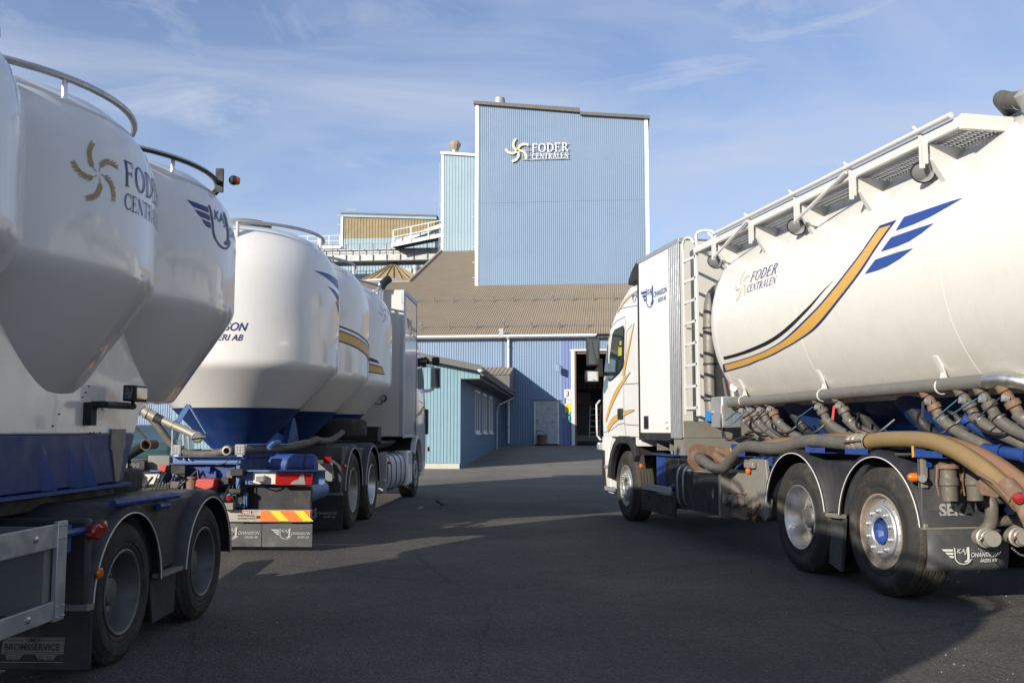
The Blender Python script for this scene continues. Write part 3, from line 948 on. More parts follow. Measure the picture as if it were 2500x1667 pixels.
# raised saddle roof where the annex meets the hall
w = MB()
zf = lambda u, v: 4.55 - (HV - .1 - v) * .16
roofsheet(w, -9.0, -4.12, 45.7, HV - .1, zf, .21, .025)
an.part('saddle_roof', w, 'roof', smooth=20)
w = MB(); w.prism([(45.72, 3.3), (HV - .1, 3.3), (HV - .1, 4.52), (45.72, zf(0, 45.72) - .02)], 0, -9.0, -4.14)
an.part('saddle_wall', w, 'roofd')

# --- corrugated towers
def tower(name, label, u0, u1, v0, v1, zf, ztop, mat_, pitch, capm='galv'):
    t = BT(name, label, 'tower', (u0, v0, zf - 1))
    w = MB(); corr(w, u0 + .2, u1 - .2, v0, pitch, .03, zf - 1, ztop)
    t.part('cladding', w, mat_, smooth=20)
    w = MB(); w.prism([(u0 + .03, zf - 1), (u1 - .03, zf - 1), (u1 - .03, ztop(u1) - .02), (u0 + .03, ztop(u0) - .02)], 1, v0 + .05, v1)
    t.part('wall', w, mat_)
    for a, b in ((u0, u0 + .22), (u1 - .22, u1)):
        w = MB(); w.prism([(a, zf - 1), (b, zf - 1), (b, ztop(b)), (a, ztop(a))], 1, v0 - .06, v0 + .048)
        t.part('corner_trim', w, 'trim')
    return t
ztA = lambda u: 22.55 - (u + 8.75) * .118
tw = tower('mill_tower', 'tall pale blue corrugated tower carrying the company sign', -8.75, 2.40, 61.5, 74.5, 10.4, ztA, 'wallb', .128)
w = MB()
w.prism([(-8.85, ztA(-8.75)), (-1.95, ztA(-1.95)), (-1.95, ztA(-1.95) + .28), (-8.85, ztA(-8.75) + .2)], 1, 61.25, 74.7)
tw.part('roof_edge', w, 'roofd')
w = MB()
w.prism([(-1.93, ztA(-1.95) - .16), (2.5, ztA(2.4) - .06), (2.5, ztA(2.4) + .14), (-1.93, ztA(-1.95) + .04)], 1, 61.25, 74.7)
tw.part('roof_edge', w, 'roofd')
w = MB(); w.lathe([(.46, 0), (.46, .25), (.34, .95), (.30, .98), (.001, .98)], (-7.3, 62.6, 22.35), (0, 0, 1), 28)
tw.part('roof_vent', w, 'galv')
w = MB(); w.box((-8.5, 61.467, 15.99), (2.2, 61.48, 15.998)); tw.part('sheet_joint', w, 'wallb')
w = MB()
for i in range(6): w.bar((-8.98, 61.9, 16.2 - 1.0 * i), (-8.6, 61.9, 16.2 - 1.0 * i), .05, .05)
tw.part('ladder_brackets', w, 'galv')
ztB = lambda u: 23.25 - (u + 13.4) * .10
t2 = tower('stair_tower', 'narrower pale teal corrugated tower left of the main tower', -13.4, -8.2, 75, 84, 15.2, ztB, 'wallt', .235)
w = MB(); w.prism([(-13.45, ztB(-13.4)), (-8.2, ztB(-8.2)), (-8.2, ztB(-8.2) + .2), (-13.45, ztB(-13.4) + .2)], 1, 74.8, 84.2)
t2.part('roof_edge', w, 'trim')
w = MB(); w.lathe([(.27, 0), (.27, 1.0)], (-12.65, 77, 23.2), (0, 0, 1), 24)
vt = t2.part('vent_pipe', w, 'alu')
w = MB(); w.lathe([(.27, .85), (.50, 1.35), (.50, 1.45), (.32, 1.68), (.001, 1.72)], (-12.65, 77, 23.2), (0, 0, 1), 12)
t2.part('vent_cowl', w, 'roof', parent=vt, smooth=20)
w = MB()
for i in range(9): w.bar((-13.55, 75.1, 22.3 - 1.05 * i), (-13.35, 75.1, 22.3 - 1.05 * i), .05, .05)
w.tube([(-13.55, 75.1, 22.6), (-13.55, 75.1, 14)], .03, 6)
t2.part('wall_ladder', w, 'galv')

# --- the big sign on the tower
sg = BT('company_sign', 'large white lettering with a wheat swirl mounted high on the main tower', 'sign', (-4.7, 61.3, 18.8))
fs = lambda a, b_, o: (a, 61.385 - o, b_)
decal(sg, 'lettering', serif_text('FODER', .58, -5.06, 19.22, 2.42), fs, 'signw', maxe=9, thick=.03)
decal(sg, 'lettering', serif_text('CENTRALEN', .36, -5.04, 18.78, 2.38), fs, 'signw', maxe=9, thick=.03)
decal(sg, 'wheat_emblem', swirl(-5.98, 19.36, .74, 7, True), fs, 'wheats', maxe=9, thick=.03)
w = MB()
for z in (19.0, 19.35, 19.7, 18.75): w.bar((-5.7, 61.38, z), (-2.62, 61.38, z), .03, .03)
for u in (-5.3, -4.2, -3.1): w.bar((u, 61.41, 18.7), (u, 61.41, 19.85), .03, .03)
sg.part('mounting_rail', w, 'galv')

# --- brown stained building far left, conveyor bridge, conical silo
fb = BT('silo_house', 'brown stained corrugated building behind the conveyor bridge', 'building', (-31, 110, 10))
zc = lambda u: 26.75 - (u + 31.4) * .052
w = MB(); corr(w, -31.3, -20.3, 110, .36, .05, 23.7, lambda u: zc(u) - .42); fb.part('cladding', w, 'wallo', smooth=20, label='brown stained upper cladding')
w = MB(); corr(w, -31.3, -20.3, 109.99, .36, .05, 10, 23.72); fb.part('cladding', w, 'wallt', smooth=20, label='pale teal lower cladding')
w = MB(); w.box((-31.3, 110.1, 10), (-20.2, 124, 26.0)); fb.part('wall', w, 'wallt')
w = MB(); w.prism([(-31.45, zc(-31.4) - .42), (-20.15, zc(-20.2) - .42), (-20.15, zc(-20.2) - .1), (-31.45, zc(-31.4) - .1)], 1, 109.8, 109.94); fb.part('fascia', w, 'wallt')
w = MB(); w.prism([(-31.5, zc(-31.4) - .1), (-20.1, zc(-20.2) - .1), (-20.1, zc(-20.2) + .08), (-31.5, zc(-31.4) + .08)], 1, 109.7, 124); fb.part('roof_edge', w, 'roofd')
w = MB(); w.box((-31.5, 109.85, 10), (-31.25, 110.2, 26.3)); fb.part('corner_trim', w, 'trim')
w = MB()
w.tube([(-31.8, 109.9, 20), (-31.8, 109.9, 27.2)], .04, 6)
for i in range(6): w.bar((-31.95, 109.9, 21 + i * 1.1), (-31.5, 109.9, 21 + i * 1.1), .06, .06)
w.tube([(-30.5, 110.5, 26.6), (-30.5, 110.5, 27.6)], .03, 6); w.tube([(-29.9, 110.5, 26.6), (-29.9, 110.5, 27.5)], .03, 6); w.bar((-31.1, 110.5, 27.3), (-29.8, 110.5, 27.3), .04, .04)
fb.part('roof_mast', w, 'galv')
bw2 = BT('rear_hall', 'pale teal corrugated hall wall behind the conical silo roof', 'hall', (-24, 106, 8))
w = MB(); corr(w, -42, -10, 106, .34, .05, 8, 20.6); bw2.part('cladding', w, 'wallt', smooth=20)
w = MB(); w.box((-42, 106.1, 8), (-10, 112, 20.55)); bw2.part('wall', w, 'wallt')
w = MB(); w.box((-23.9, 105.7, 18.2), (-22.2, 106, 19.35)); bw2.part('hatch', w, 'galv')
w = MB(); w.lathe([(.33, 0), (.33, 1.1), (.42, 1.1), (.42, 1.6), (.001, 1.6)], (-21.6, 105.2, 18.1), (0, 0, 1), 16); bw2.part('vent_pipe', w, 'galv')
w = MB(); w.tube([(-34.5, 104, 19.0), (-33.9, 104, 19.7), (-33.2, 104, 19.7), (-32.7, 104, 18.8)], .38, 12, smooth=5); bw2.part('air_duct', w, 'galv')

br = BT('conveyor_bridge', 'grey steel conveyor bridge with railings above the conical silo', 'conveyor', (-22, 90, 17))
w = MB(); w.box((-32, 89.2, 17.35), (-14.5, 89.35, 17.9)); w.box((-32, 91.2, 17.35), (-14.5, 91.35, 17.9)); br.part('girder', w, 'galv')
w = MB(); w.box((-32, 89.25, 17.22), (-14.5, 91.3, 17.34)); br.part('deck', w, 'dark')
w = MB(); w.box((-32, 89.8, 18.0), (-14.5, 90.6, 18.45)); br.part('conveyor_trough', w, 'galv')
w = MB(); w.box((-32, 89.6, 18.46), (-14.5, 90.8, 18.52)); br.part('conveyor_lid', w, 'alup')
for z in (18.45, 18.95): 
    w = MB(); w.tube([(-32, 89.15, z), (-14.5, 89.15, z)], .025, 6); br.part('handrail', w, 'galv')
for i in range(14):
    w = MB(); w.bar((-31.5 + i * 1.3, 89.12, 17.4), (-31.5 + i * 1.3, 89.12, 18.95), .06, .06); br.part('rail_post', w, 'roofd')
for i in range(8):
    w = MB(); w.box((-31 + i * 2.3, 89.6, 17.9), (-30.8 + i * 2.3, 89.7, 18.05)); br.part('trough_support', w, 'galv')
gw = BT('inclined_gallery', 'white railed inclined walkway climbing to the teal tower', 'walkway', (-19, 88, 18.6))
w = MB(); w.bar((-20.3, 87.6, 18.45), (-13.3, 87.6, 19.75), .12, .34); gw.part('deck_beam', w, 'trim')
w = MB(); w.bar((-20.3, 88.6, 18.45), (-13.3, 88.6, 19.75), 2.0, .06, ); gw.part('deck', w, 'dark')
w = MB(); w.bar((-20.0, 88.9, 18.9), (-13.3, 88.9, 21.3), .9, .38); gw.part('conveyor_tube', w, 'trim')
for dz in (.7, 1.35):
    w = MB(); w.bar((-20.1, 87.5, 18.5 + dz), (-13.3, 87.5, 19.75 + dz), .07, .07); gw.part('handrail', w, 'trim')
for i in range(5):
    u = -20.1 + i * 1.65; z = 18.5 + (u + 20.1) * .184
    w = MB(); w.bar((u, 87.5, z - .1), (u, 87.5, z + 1.35), .09, .09); gw.part('rail_post', w, 'trim')
pf = BT('roof_platform', 'small white railed platform left of the stained building', 'platform', (-29.8, 100, 20.7))
w = MB(); w.box((-33.5, 99.4, 20.55), (-28.5, 101.4, 20.85)); pf.part('deck', w, 'trim')
w = MB(); w.box((-34, 99.6, 19.9), (-28.0, 101.2, 20.3)); pf.part('beam', w, 'galv')
for z in (21.4, 21.95):
    w = MB(); w.tube([(-33.4, 99.5, z), (-28.6, 99.5, z)], .035, 6); pf.part('handrail', w, 'trim')
for i in range(5):
    w = MB(); w.bar((-33.3 + i * 1.17, 99.5, 20.8), (-33.3 + i * 1.17, 99.5, 21.95), .07, .07); pf.part('rail_post', w, 'trim')
cs = BT('grain_silo', 'round grain silo with tan conical ribbed roof', 'silo', (-20.7, 88, 4))
w = MB(); w.lathe([(3.6, 15.1), (.42, 16.95), (.42, 17.15), (.001, 17.15)], (-20.7, 90.2, 0), (0, 0, 1), 28)
cs.part('roof', w, 'cone', smooth=5)
w = MB(); w.lathe([(3.5, 3), (3.5, 15.1), (3.7, 15.05), (3.7, 15.2)], (-20.7, 90.2, 0), (0, 0, 1), 48)
cs.part('shell', w, 'galv')
rb = MB(); rb.bar((-20.7, 90.2 - 3.62, 15.13), (-20.7, 90.2 - .45, 16.99), .06, .12)
rr = rb
for i in range(28):
    b = MB(); a = 2 * pi * i / 28
    b.bar((-20.7 + 3.62 * cos(a), 90.2 + 3.62 * sin(a), 15.13), (-20.7 + .45 * cos(a), 90.2 + .45 * sin(a), 16.99), .06, .13)
    cs.part('roof_rib', b, 'cone')
# a parked dark car glimpsed behind the truck
pc = Thing('parked_car', 'dark green car glimpsed behind the rear hoses of the left truck', 'car', (-9.6, 26.0), rad(100), 1, (0, 0, gz(26)))
w = MB()
prof = [(-2.1, .35), (-2.15, .75), (-1.9, 1.0), (-1.1, 1.05), (-.5, 1.42), (.9, 1.46), (1.75, 1.08), (2.1, .95), (2.15, .4), (1.75, .3), (-1.7, .3)]
w.prism([(a, b + gz(26)) for a, b in prof], 1, -.85, .85); pc.part('body', w, 'carp', bevel=.08)
w = MB(); w.prism([(-.95, 1.07 + gz(26)), (-.48, 1.37 + gz(26)), (.85, 1.41 + gz(26)), (1.5, 1.1 + gz(26))], 1, -.86, .86); pc.part('side_window', w, 'glass')
for x in (-1.35, 1.35):
    for y in (-.86, .70):
        w = MB(); w.lathe([(.18, 0), (.30, 0), (.31, .02), (.31, .14), (.30, .16), (.18, .16)], (x, y, .31 + gz(26)), (0, 1, 0), 24, close=True); pc.part('wheel', w, 'rubber')
# wagtail on the asphalt
bd = Thing('small_bird', 'tiny dark wagtail standing on the asphalt between the trucks', 'bird', (-1.22, 17.0), rad(200), 1)
w = MB(); w.tube([(-.135, 0, .045), (-.06, 0, .06), (-.03, 0, .065), (.02, 0, .08), (.055, 0, .105), (.07, 0, .122), (.085, 0, .125), (.095, 0, .122), (.112, 0, .118)], [.004, .008, .022, .03, .024, .019, .019, .012, .002], 10)
bd.part('body', w, 'bird')
for y in (-.012, .012):
    w = MB(); w.tube([(.01, y, .06), (.0, y, .03), (.008, y, .002), (.03, y, .001)], .0025, 5); bd.part('leg', w, 'bird')
w = MB(); w.tube([(.0, 0, .058), (.035, 0, .074), (.06, 0, .10)], [.02, .024, .012], 8); bd.part('breast', w, 'birdw')

# ------------------------------------------------------------------ vehicles: shared builders (frame: s forward, w inward from the visible side, z up)
def V(name, label, o, ang, sg, cat):
    return Thing(name, label, cat, o, rad(90 - ang), sg)
def tyre_mb(Rd, wd, rr, grooves=4):
    k = Rd / .515
    q = rr + .008
    p = [(q, .035), (q + .006, .018), (rr + (Rd - rr) * .22, .006), (rr + (Rd - rr) * .30, .010), (rr + (Rd - rr) * .34, .002), (rr + (Rd - rr) * .55, -.004), (rr + (Rd - rr) * .70, .0), (rr + (Rd - rr) * .73, .006), (rr + (Rd - rr) * .86, .014), (Rd - .018 * k, .022), (Rd - .005, .034)]
    t0, t1 = .040, wd - .040
    tr = [(Rd, t0)]
    for i in range(grooves):
        c = t0 + (t1 - t0) * (i + 1) / (grooves + 1)
        tr += [(Rd, c - .007), (Rd - .013, c - .004), (Rd - .013, c + .004), (Rd, c + .007)]
    tr.append((Rd, t1))
    full = p + tr + [(r, wd - t) for r, t in reversed(p)]
    side = MB(); side.lathe(full[:len(p)], (0, 0, 0), (0, 1, 0), 72, mi=0)
    side.lathe(full[len(p) - 1:len(p) + len(tr) + 1], (0, 0, 0), (0, 1, 0), 72, mi=1)
    side.lathe(full[len(p) + len(tr):], (0, 0, 0), (0, 1, 0), 72, mi=0)
    # shoulder sipes: small blocks around the shoulder edge
    for i in range(72):
        a = 2 * pi * i / 72
        ca, sa_ = cos(a), sin(a)
        b = [( (Rd - .028) , .0265), (Rd + .0015, .036), (Rd + .0015, .052), (Rd - .028, .040)]
        vs = []
        for da in (-.012, .012):
            for r, t in b:
                vs.append((r * cos(a + da), t, r * sin(a + da)))
        side.add(vs, [(0, 1, 2, 3), (7, 6, 5, 4), (0, 4, 5, 1), (1, 5, 6, 2), (2, 6, 7, 3), (3, 7, 4, 0)], 1)
    return side
def hole_ring(mb, ri, ro, ti, to, n, hr, mi=0):
    """annulus with n round hand holes"""
    for i in range(n):
        a0, a1 = 2 * pi * i / n, 2 * pi * (i + 1) / n
        ac, rc = (a0 + a1) / 2, (ri + ro) / 2
        L = []
        for k in range(6): L.append((a0 + (a1 - a0) * k / 6, ro))
        for k in range(3): L.append((a1, ro + (ri - ro) * k / 3))
        for k in range(6): L.append((a1 + (a0 - a1) * k / 6, ri))
        for k in range(3): L.append((a0, ri + (ro - ri) * k / 3))
        P = []
        for a, r in L:
            t = ti + (to - ti) * (r - ri) / (ro - ri)
            P.append((r * cos(a), t, r * sin(a)))
        H = []; H2 = []
        for a, r in L:
            dx, dy = (a - ac) * rc, r - rc
            l = math.hypot(dx, dy)
            da, dr = dx / l * hr / rc, dy / l * hr
            r2 = rc + dr
            t = ti + (to - ti) * (r2 - ri) / (ro - ri)
            H.append((r2 * cos(ac + da), t, r2 * sin(ac + da)))
            H2.append((r2 * cos(ac + da), t + .018, r2 * sin(ac + da)))
        m = len(L)
        mb.add(P + H + H2, [(j, (j + 1) % m, m + (j + 1) % m, m + j) for j in range(m)] + [(m + j, m + (j + 1) % m, 2 * m + (j + 1) % m, 2 * m + j) for j in range(m)], mi)
def wheel(th, s, w, Rd, wd, rr, style, rimm='rim', hubm='blue', nuts=True, dual=False):
    """tyre (> rim, hub, wheel nuts) with its centre at (s, w, Rd)"""
    loc = Vector(th.mp((s, w, Rd)))
    ty = th.part('tyre', tyre_mb(Rd, wd, rr), ['rubber', 'tread'], smooth=40)
    ty.location = loc
    k = rr / .29
    m = MB(); d = MB()
    if style == 'deep':
        m.lathe([(rr + .012, .020), (rr + .012, .010), (rr + .004, .006), (rr - .008, .012), (rr - .014, .028), (rr - .018, .045), (rr - .032, .070), (rr - .036, .16 * k), (rr - .05, .190 * k)], (0, 0, 0), (0, 1, 0), 64)
        d.lathe([(rr - .05, .190 * k), (rr - .060, .186 * k)], (0, 0, 0), (0, 1, 0), 60)
        hole_ring(d, .150 * k, rr - .060, .200 * k, .186 * k, 10, .031 * k)
        d.lathe([(.150 * k, .200 * k), (.142 * k, .190 * k), (.09 * k, .190 * k)], (0, 0, 0), (0, 1, 0), 60)
        h = MB(); h.lathe([(.105 * k, .190 * k), (.10 * k, .11 * k), (.085 * k, .095 * k), (.04 * k, .088 * k), (.001, .088 * k)], (0, 0, 0), (0, 1, 0), 28)
        nr, nt_, nm = .126 * k, .190 * k, 'rimd'
    else:
        m.lathe([(rr + .012, .020), (rr + .012, .010), (rr + .004, .006), (rr - .008, .012), (rr - .014, .03), (rr - .022, .055), (rr - .035, .075)], (0, 0, 0), (0, 1, 0), 64)
        hole_ring(d, .215 * k, rr - .035, .035, .075, 10, .013 * k)
        d.lathe([(.215 * k, .035), (.215 * k, .018), (.205 * k, .008), (.118 * k, .008), (.112 * k, .014), (.105 * k, .03)], (0, 0, 0), (0, 1, 0), 60)
        h = MB(); h.lathe([(.105 * k, .012), (.095 * k, .045), (.06 * k, .075), (.001, .078)], (0, 0, 0), (0, 1, 0), 10)
        nr, nt_, nm = .165 * k, .008, 'alup'
    ro = th.part('rim', m, rimm, parent=ty)
    do = th.part('wheel_disc', d, 'alup' if style != 'deep' else 'rim', parent=ty)
    ho = th.part('hub', h, hubm, parent=ty, smooth=20)
    if nuts:
        nut = MB(); nut.lathe([(.019 * k, 0), (.019 * k, -.010), (.014 * k, -.012), (.015 * k, -.024), (.011 * k, -.028), (.001, -.028)], (0, 0, 0), (0, 1, 0), 10)
        n0 = th.part('wheel_nut', nut, nm, parent=ty)
        for i in range(10):
            a = 2 * pi * (i + .5) / 10
            o = n0 if i == 0 else n0.copy()
            if i:
                C.objects.link(o)
            o.parent = ty
            o.location = (nr * cos(a), th.sg * nt_, nr * sin(a))
    if dual:
        t2_ = th.part('inner_tyre', tyre_mb(Rd, wd, rr), ['rubber', 'tread'])
        t2_.location = Vector(th.mp((s, w + wd + .035, Rd)))
    return ty
def far_wheel(th, ty, w):
    """the wheel on the hidden side, turned round"""
    c = ty.copy(); C.objects.link(c)
    c.location = (ty.location[0], th.sg * w, ty.location[2])
    c.rotation_euler = (0, 0, pi)
    for ch in ty.children:
        e = ch.copy(); C.objects.link(e); e.parent = c
def mudguard(th, s, r, zc, w0, w1, a0, a1, m='guard', line=True, lip=.05):
    """curved guard over a wheel with a rolled outer edge and a pale rim line"""
    b = MB()
    n = 30
    A = [rad(a0 + (a1 - a0) * i / n) for i in range(n + 1)]
    prof = [(r - .012, w0 + .006), (r + lip * .5, w0 + .004), (r + lip, w0 + .05), (r + lip, w1), (r + lip - .012, w1), (r + lip - .014, w0 + .055), (r + lip * .45, w0 + .022), (r - .012, w0 + .018)]
    m_ = len(prof)
    vs = [(s + q * cos(a), w, zc + q * sin(a)) for a in A for q, w in prof]
    fs = [(i * m_ + j, i * m_ + (j + 1) % m_, (i + 1) * m_ + (j + 1) % m_, (i + 1) * m_ + j) for i in range(n) for j in range(m_)]
    fs += [tuple(range(m_)), tuple(n * m_ + j for j in range(m_))]
    b.add(vs, fs)
    o = th.part('mudguard', b, m, smooth=30)
    if line:
        l = MB(); l.tube([(s + (r - .008) * cos(a), w0 + .002, zc + (r - .008) * sin(a)) for a in A], .0045, 6)
        th.part('edge_strip', l, 'palew', parent=o)
    return o
def silo_shell(th, name, s, w, prof, m, n=112, parent=None):
    b = MB(); b.lathe(prof, (s, w, 0), (0, 0, 1), n)
    return th.part(name, b, m, parent, smooth=50)
def silo_map(s, w, r, prof):
    """decal mapping: u metres round from the outward side (forward positive), v height"""
    ps = sorted([(z, q) for q, z in prof])
    def rad_at(z):
        for (z0, q0), (z1, q1) in zip(ps, ps[1:]):
            if z0 <= z <= z1:
                return q0 + (q1 - q0) * (z - z0) / max(1e-6, z1 - z0)
        return r
    def fn(u, v, off):
        a = u / r
        q = rad_at(v) + off
        return (s + q * sin(a), w - q * cos(a), v)
    return fn
def lever(mb, p, d_, L=.12, r=.006):
    mb.tube([p, (p[0] + d_[0] * L * .4, p[1] + d_[1] * L * .4, p[2] + d_[2] * L * .4), (p[0] + d_[0] * L, p[1] + d_[1] * L, p[2] + d_[2] * L)], [r, r * 1.2, r * .7], 6)
def coupling(th, o, ax, r, L, m='steel', cm='rust', lev=True, name='hose_coupling'):
    """cam-lock coupling: ribbed body along ax, clamp rings and a lever"""
    b = MB(); b.lathe([(.001, 0), (r * .8, 0), (r * .85, L * .04), (r, L * .08), (r, L * .18), (r * .86, L * .22), (r * .86, L * .42), (r * .98, L * .46), (r * .98, L * .60), (r * .84, L * .64), (r * .80, L), (.001, L)], o, ax, 24)
    p = th.part(name, b, m)
    a = Vector(ax).normalized(); o = Vector(o)
    b = MB(); b.lathe([(r * 1.0, L * .07), (r * 1.14, L * .09), (r * 1.14, L * .19), (r * 1.0, L * .21)], o, ax, 24)
    th.part('clamp_ring', b, cm, parent=p)
    if lev:
        x = a.cross(Vector((0, 0, 1)));
        if x.length < .1: x = Vector((1, 0, 0))
        x.normalize(); y = a.cross(x)
        for sd in (-1, 1):
            b = MB()
            q = o + a * L * .12 + y * r * 1.15 * sd
            b.tube([q, q + a * L * .45 + y * r * .25 * sd, q + a * L * .75 + y * r * .05 * sd], [.011, .009, .006], 7)
            th.part('cam_lever', b, cm, parent=p)
    return p
def ribbed_hose(th, pts, r, m, name='suction_hose', pitch=.0125, label=None):
    P = spline([Vector(p) for p in pts], 24)
    L = [0]
    for a, b in zip(P, P[1:]): L.append(L[-1] + (b - a).length)
    n = int(L[-1] / pitch)
    Q, Rr = [], []
    j = 0
    for i in range(n * 2 + 1):
        t = L[-1] * i / (n * 2)
        while j < len(L) - 2 and L[j + 1] < t: j += 1
        f = (t - L[j]) / max(1e-9, L[j + 1] - L[j])
        Q.append(P[j].lerp(P[j + 1], f)); Rr.append(r * (1.0 if i % 2 == 0 else .94))
    b = MB(); b.tube(Q, Rr, 16)
    return th.part(name, b, m, smooth=80, label=label)
def cab_body(th, prof, s_rear, width, m, name='cab'):
    """prof: (z, front s at the side, front bulge, side inset) -> lofted shell"""
    n = 0
    rings = []
    for z, sf, bl, ins in prof:
        a, b_ = ins, width - ins
        rc = .30
        ring = [(s_rear, a), (s_rear + .02, a)]
        m0 = 6
        for i in range(m0):
            ring.append((s_rear + .02 + (sf - .10 - s_rear - .02) * (i + 1) / m0, a))
        for i in range(1, 9):
            t = rad(90 * i / 8)
            ring.append((sf - .10 + rc * sin(t), a + rc * (1 - cos(t))))
        for i in range(1, 5):
            t = i / 5
            ring.append((sf - .10 + rc + bl * sin(pi * t), a + rc + (b_ - a - 2 * rc) * t))
        for i in range(8, -1, -1):
            t = rad(90 * i / 8)
            ring.append((sf - .10 + rc * sin(t), b_ - rc * (1 - cos(t))))
        for i in range(m0 - 1, -1, -1):
            ring.append((s_rear + .02 + (sf - .10 - s_rear - .02) * (i) / m0, b_))
        ring.append((s_rear, b_))
        rings.append([(p[0], p[1], z) for p in ring])
        n = len(ring)
    vs = [p for r in rings for p in r]
    fs = [(i * n + j, i * n + (j + 1) % n, (i + 1) * n + (j + 1) % n, (i + 1) * n + j) for i in range(len(rings) - 1) for j in range(n)]
    fs += [tuple(range(n - 1, -1, -1)), tuple((len(rings) - 1) * n + j for j in range(n))]
    b = MB(); b.add(vs, fs)
    return th.part(name, b, m, smooth=28, bevel=.012)
def side_fn(prof, base=0.0):
    zs = [(p[0], p[3]) for p in prof]
    def fn(s, z, off):
        ins = zs[0][1]
        for (z0, i0), (z1, i1) in zip(zs, zs[1:]):
            if z0 <= z <= z1: ins = i0 + (i1 - i0) * (z - z0) / (z1 - z0)
        return (s, base + ins - off, z)
    return fn
def bolt_row(mb, pts, ax=(0, -1, 0), r=.011):
    for p in pts: mb.lathe([(r, 0), (r, .006), (r * .5, .010), (.001, .010)], p, ax, 8)

# ================================================================== the right-hand tanker truck
R = V('bulk_tanker_truck', 'white bulk tanker truck on the right with gold stripe, catwalk and hoses along its side', (2.95, 8.01), -11.0, -1, 'truck')
# chassis
b = MB(); b.box((-2.35, .82, .74), (7.3, .90, 1.02)); b.box((-2.35, 1.62, .74), (7.3, 1.70, 1.02))
for s in (-2.3, -1.0, .68, 2.2, 3.6, 4.7): b.box((s, .90, .78), (s + .1, 1.62, .98))
R.part('chassis_frame', b, 'blue', bevel=.01)
b = MB(); b.tube([(0, .35, .515), (0, 2.2, .515)], .07, 12); b.tube([(1.37, .35, .515), (1.37, 2.2, .515)], .09, 12); b.tube([(6.85, .35, .5), (6.85, 2.2, .5)], .06, 12); b.lathe([(.001, -.2), (.18, -.16), (.22, 0), (.18, .16), (.001, .2)], (1.37, 1.26, .515), (0, 1, 0), 20)
b.box((-.5, 1.0, .5), (2.0, 1.5, .74))
R.part('axles', b, 'dark')
wr = wheel(R, 0.0, .025, .512, .36, .292, 'convex', 'rimr', 'blue')
wm = wheel(R, 1.38, .03, .508, .30, .292, 'deep', 'chrome', 'rimd', dual=True)
wf = wheel(R, 6.80, .04, .512, .315, .292, 'convex', 'rim', 'rimd')
decal(R, 'tyre_lettering', font_text('385/65 R 22.5', .036, 0, 0, .44, 0, .015), lambda u, v, o: ((.405 + v) * cos(rad(38) + u / .405), -.003 - o, (.405 + v) * sin(rad(38) + u / .405)), 'tread', parent=wr, maxe=.03)
for o in (wr, wm, wf): far_wheel(R, o, 2.5)
mudguard(R, -.02, .60, .52, -.01, .62, 8, 172)
mudguard(R, 1.40, .60, .52, -.01, .62, 8, 172)
b = MB()
b.prism([(.20, 1.06), (1.18, 1.06), (.98, .86), (.84, .64), (.80, .58), (.58, .58), (.54, .64), (.40, .86)], 1, .06, .60)
R.part('guard_infill', b, 'guard', bevel=.03)
b = MB(); b.box((.575, -.005, .565), (.80, .07, .60)); R.part('guard_bracket', b, 'steelg')
b = MB(); b.prism([(.58, .56), (.80, .56), (.86, .15), (.66, .10)], 1, .05, .08); R.part('middle_flap', b, 'flap')
# rear guard plate, flap, writing (faces backwards, plane s=-.63)
b = MB(); b.box((-.635, .0, .62), (-.60, .52, 1.14)); b.prism([(-.60, 1.14), (-.635, 1.14), (-.60, 1.15), (-.3, 1.15), (-.3, 1.13)], 1, .0, .55)
R.part('rear_guard_plate', b, 'flap', bevel=.01)
b = MB(); b.box((-.655, .0, .585), (-.60, .52, .63)); R.part('clamp_bar', b, 'steelg', bevel=.006)
b = MB(); b.grid(lambda a, c_: (-.63 - .03 * sin(c_ * 2.2) - .02 * (1 - c_), .0 + .68 * a + .02 * (1 - c_), .585 - .30 * c_), 6, 8)
R.part('mudflap', b, 'flap', solid=.008)
rear = lambda u, v, off: (-.642 - off, u, v)
decal(R, 'lettering', [[(a, c_) for a, c_ in q] for q in font_text('SEKA', .095, .135, .685, .30, 0, .04)], rear, 'greyw', maxe=9)
flapmap = lambda u, v, off: (-.665 - off - .025 * min(1, max(0, (.585 - v) / .3)), u, v)
decal(R, 'haulier_emblem', transport_logo(.115, .37, .47), flapmap, 'palew', maxe=9)
# tank
TW, TZ, TR = 1.20, 2.55, 1.27
hd = [(TR * math.sqrt(max(0, 1 - (x / .72) ** 2.2)), x) for x in [.72 * i / 14 for i in range(15)]]
prof = [(r, -3.25 - x) for r, x in reversed(hd)] + [(TR, s) for s in (-2, -1, 0, 1, 2)] + [(r, 3.05 + x) for r, x in hd]
b = MB(); b.lathe(prof, (0, TW, TZ), (1, 0, 0), 160)
for i, f in enumerate(b.f):
    if sum(b.v[j][2] for j in f) / len(f) < 1.60: b.m[i] = 1
tank = R.part('tank', b, ['tankw', 'bluet'], smooth=50)
for s in (3.05, 1.14, -1.06, -3.25):
    b = MB(); b.lathe([(TR - .002, -.006), (TR + .002, -.003), (TR + .002, .003), (TR - .002, .006)], (s, TW, TZ), (1, 0, 0), 128)
    R.part('weld_seam', b, 'white', parent=tank)
tm = lambda u, v, off: (u, TW - (TR + off) * cos(v / TR), TZ + (TR + off) * sin(v / TR))     # v = arc length from the waist
D2 = lambda a: rad(a) * TR
def tpoly(pts): return [(s, D2(a)) for s, a in pts]
decal(R, 'wing_stripe', [tpoly([(-1.26, 18.8), (-1.12, 19.2), (-.54, 19.7), (-.47, 15.3), (-.7, 15.4), (-.9, 16.0), (-1.08, 17.3)])], tm, 'wing')
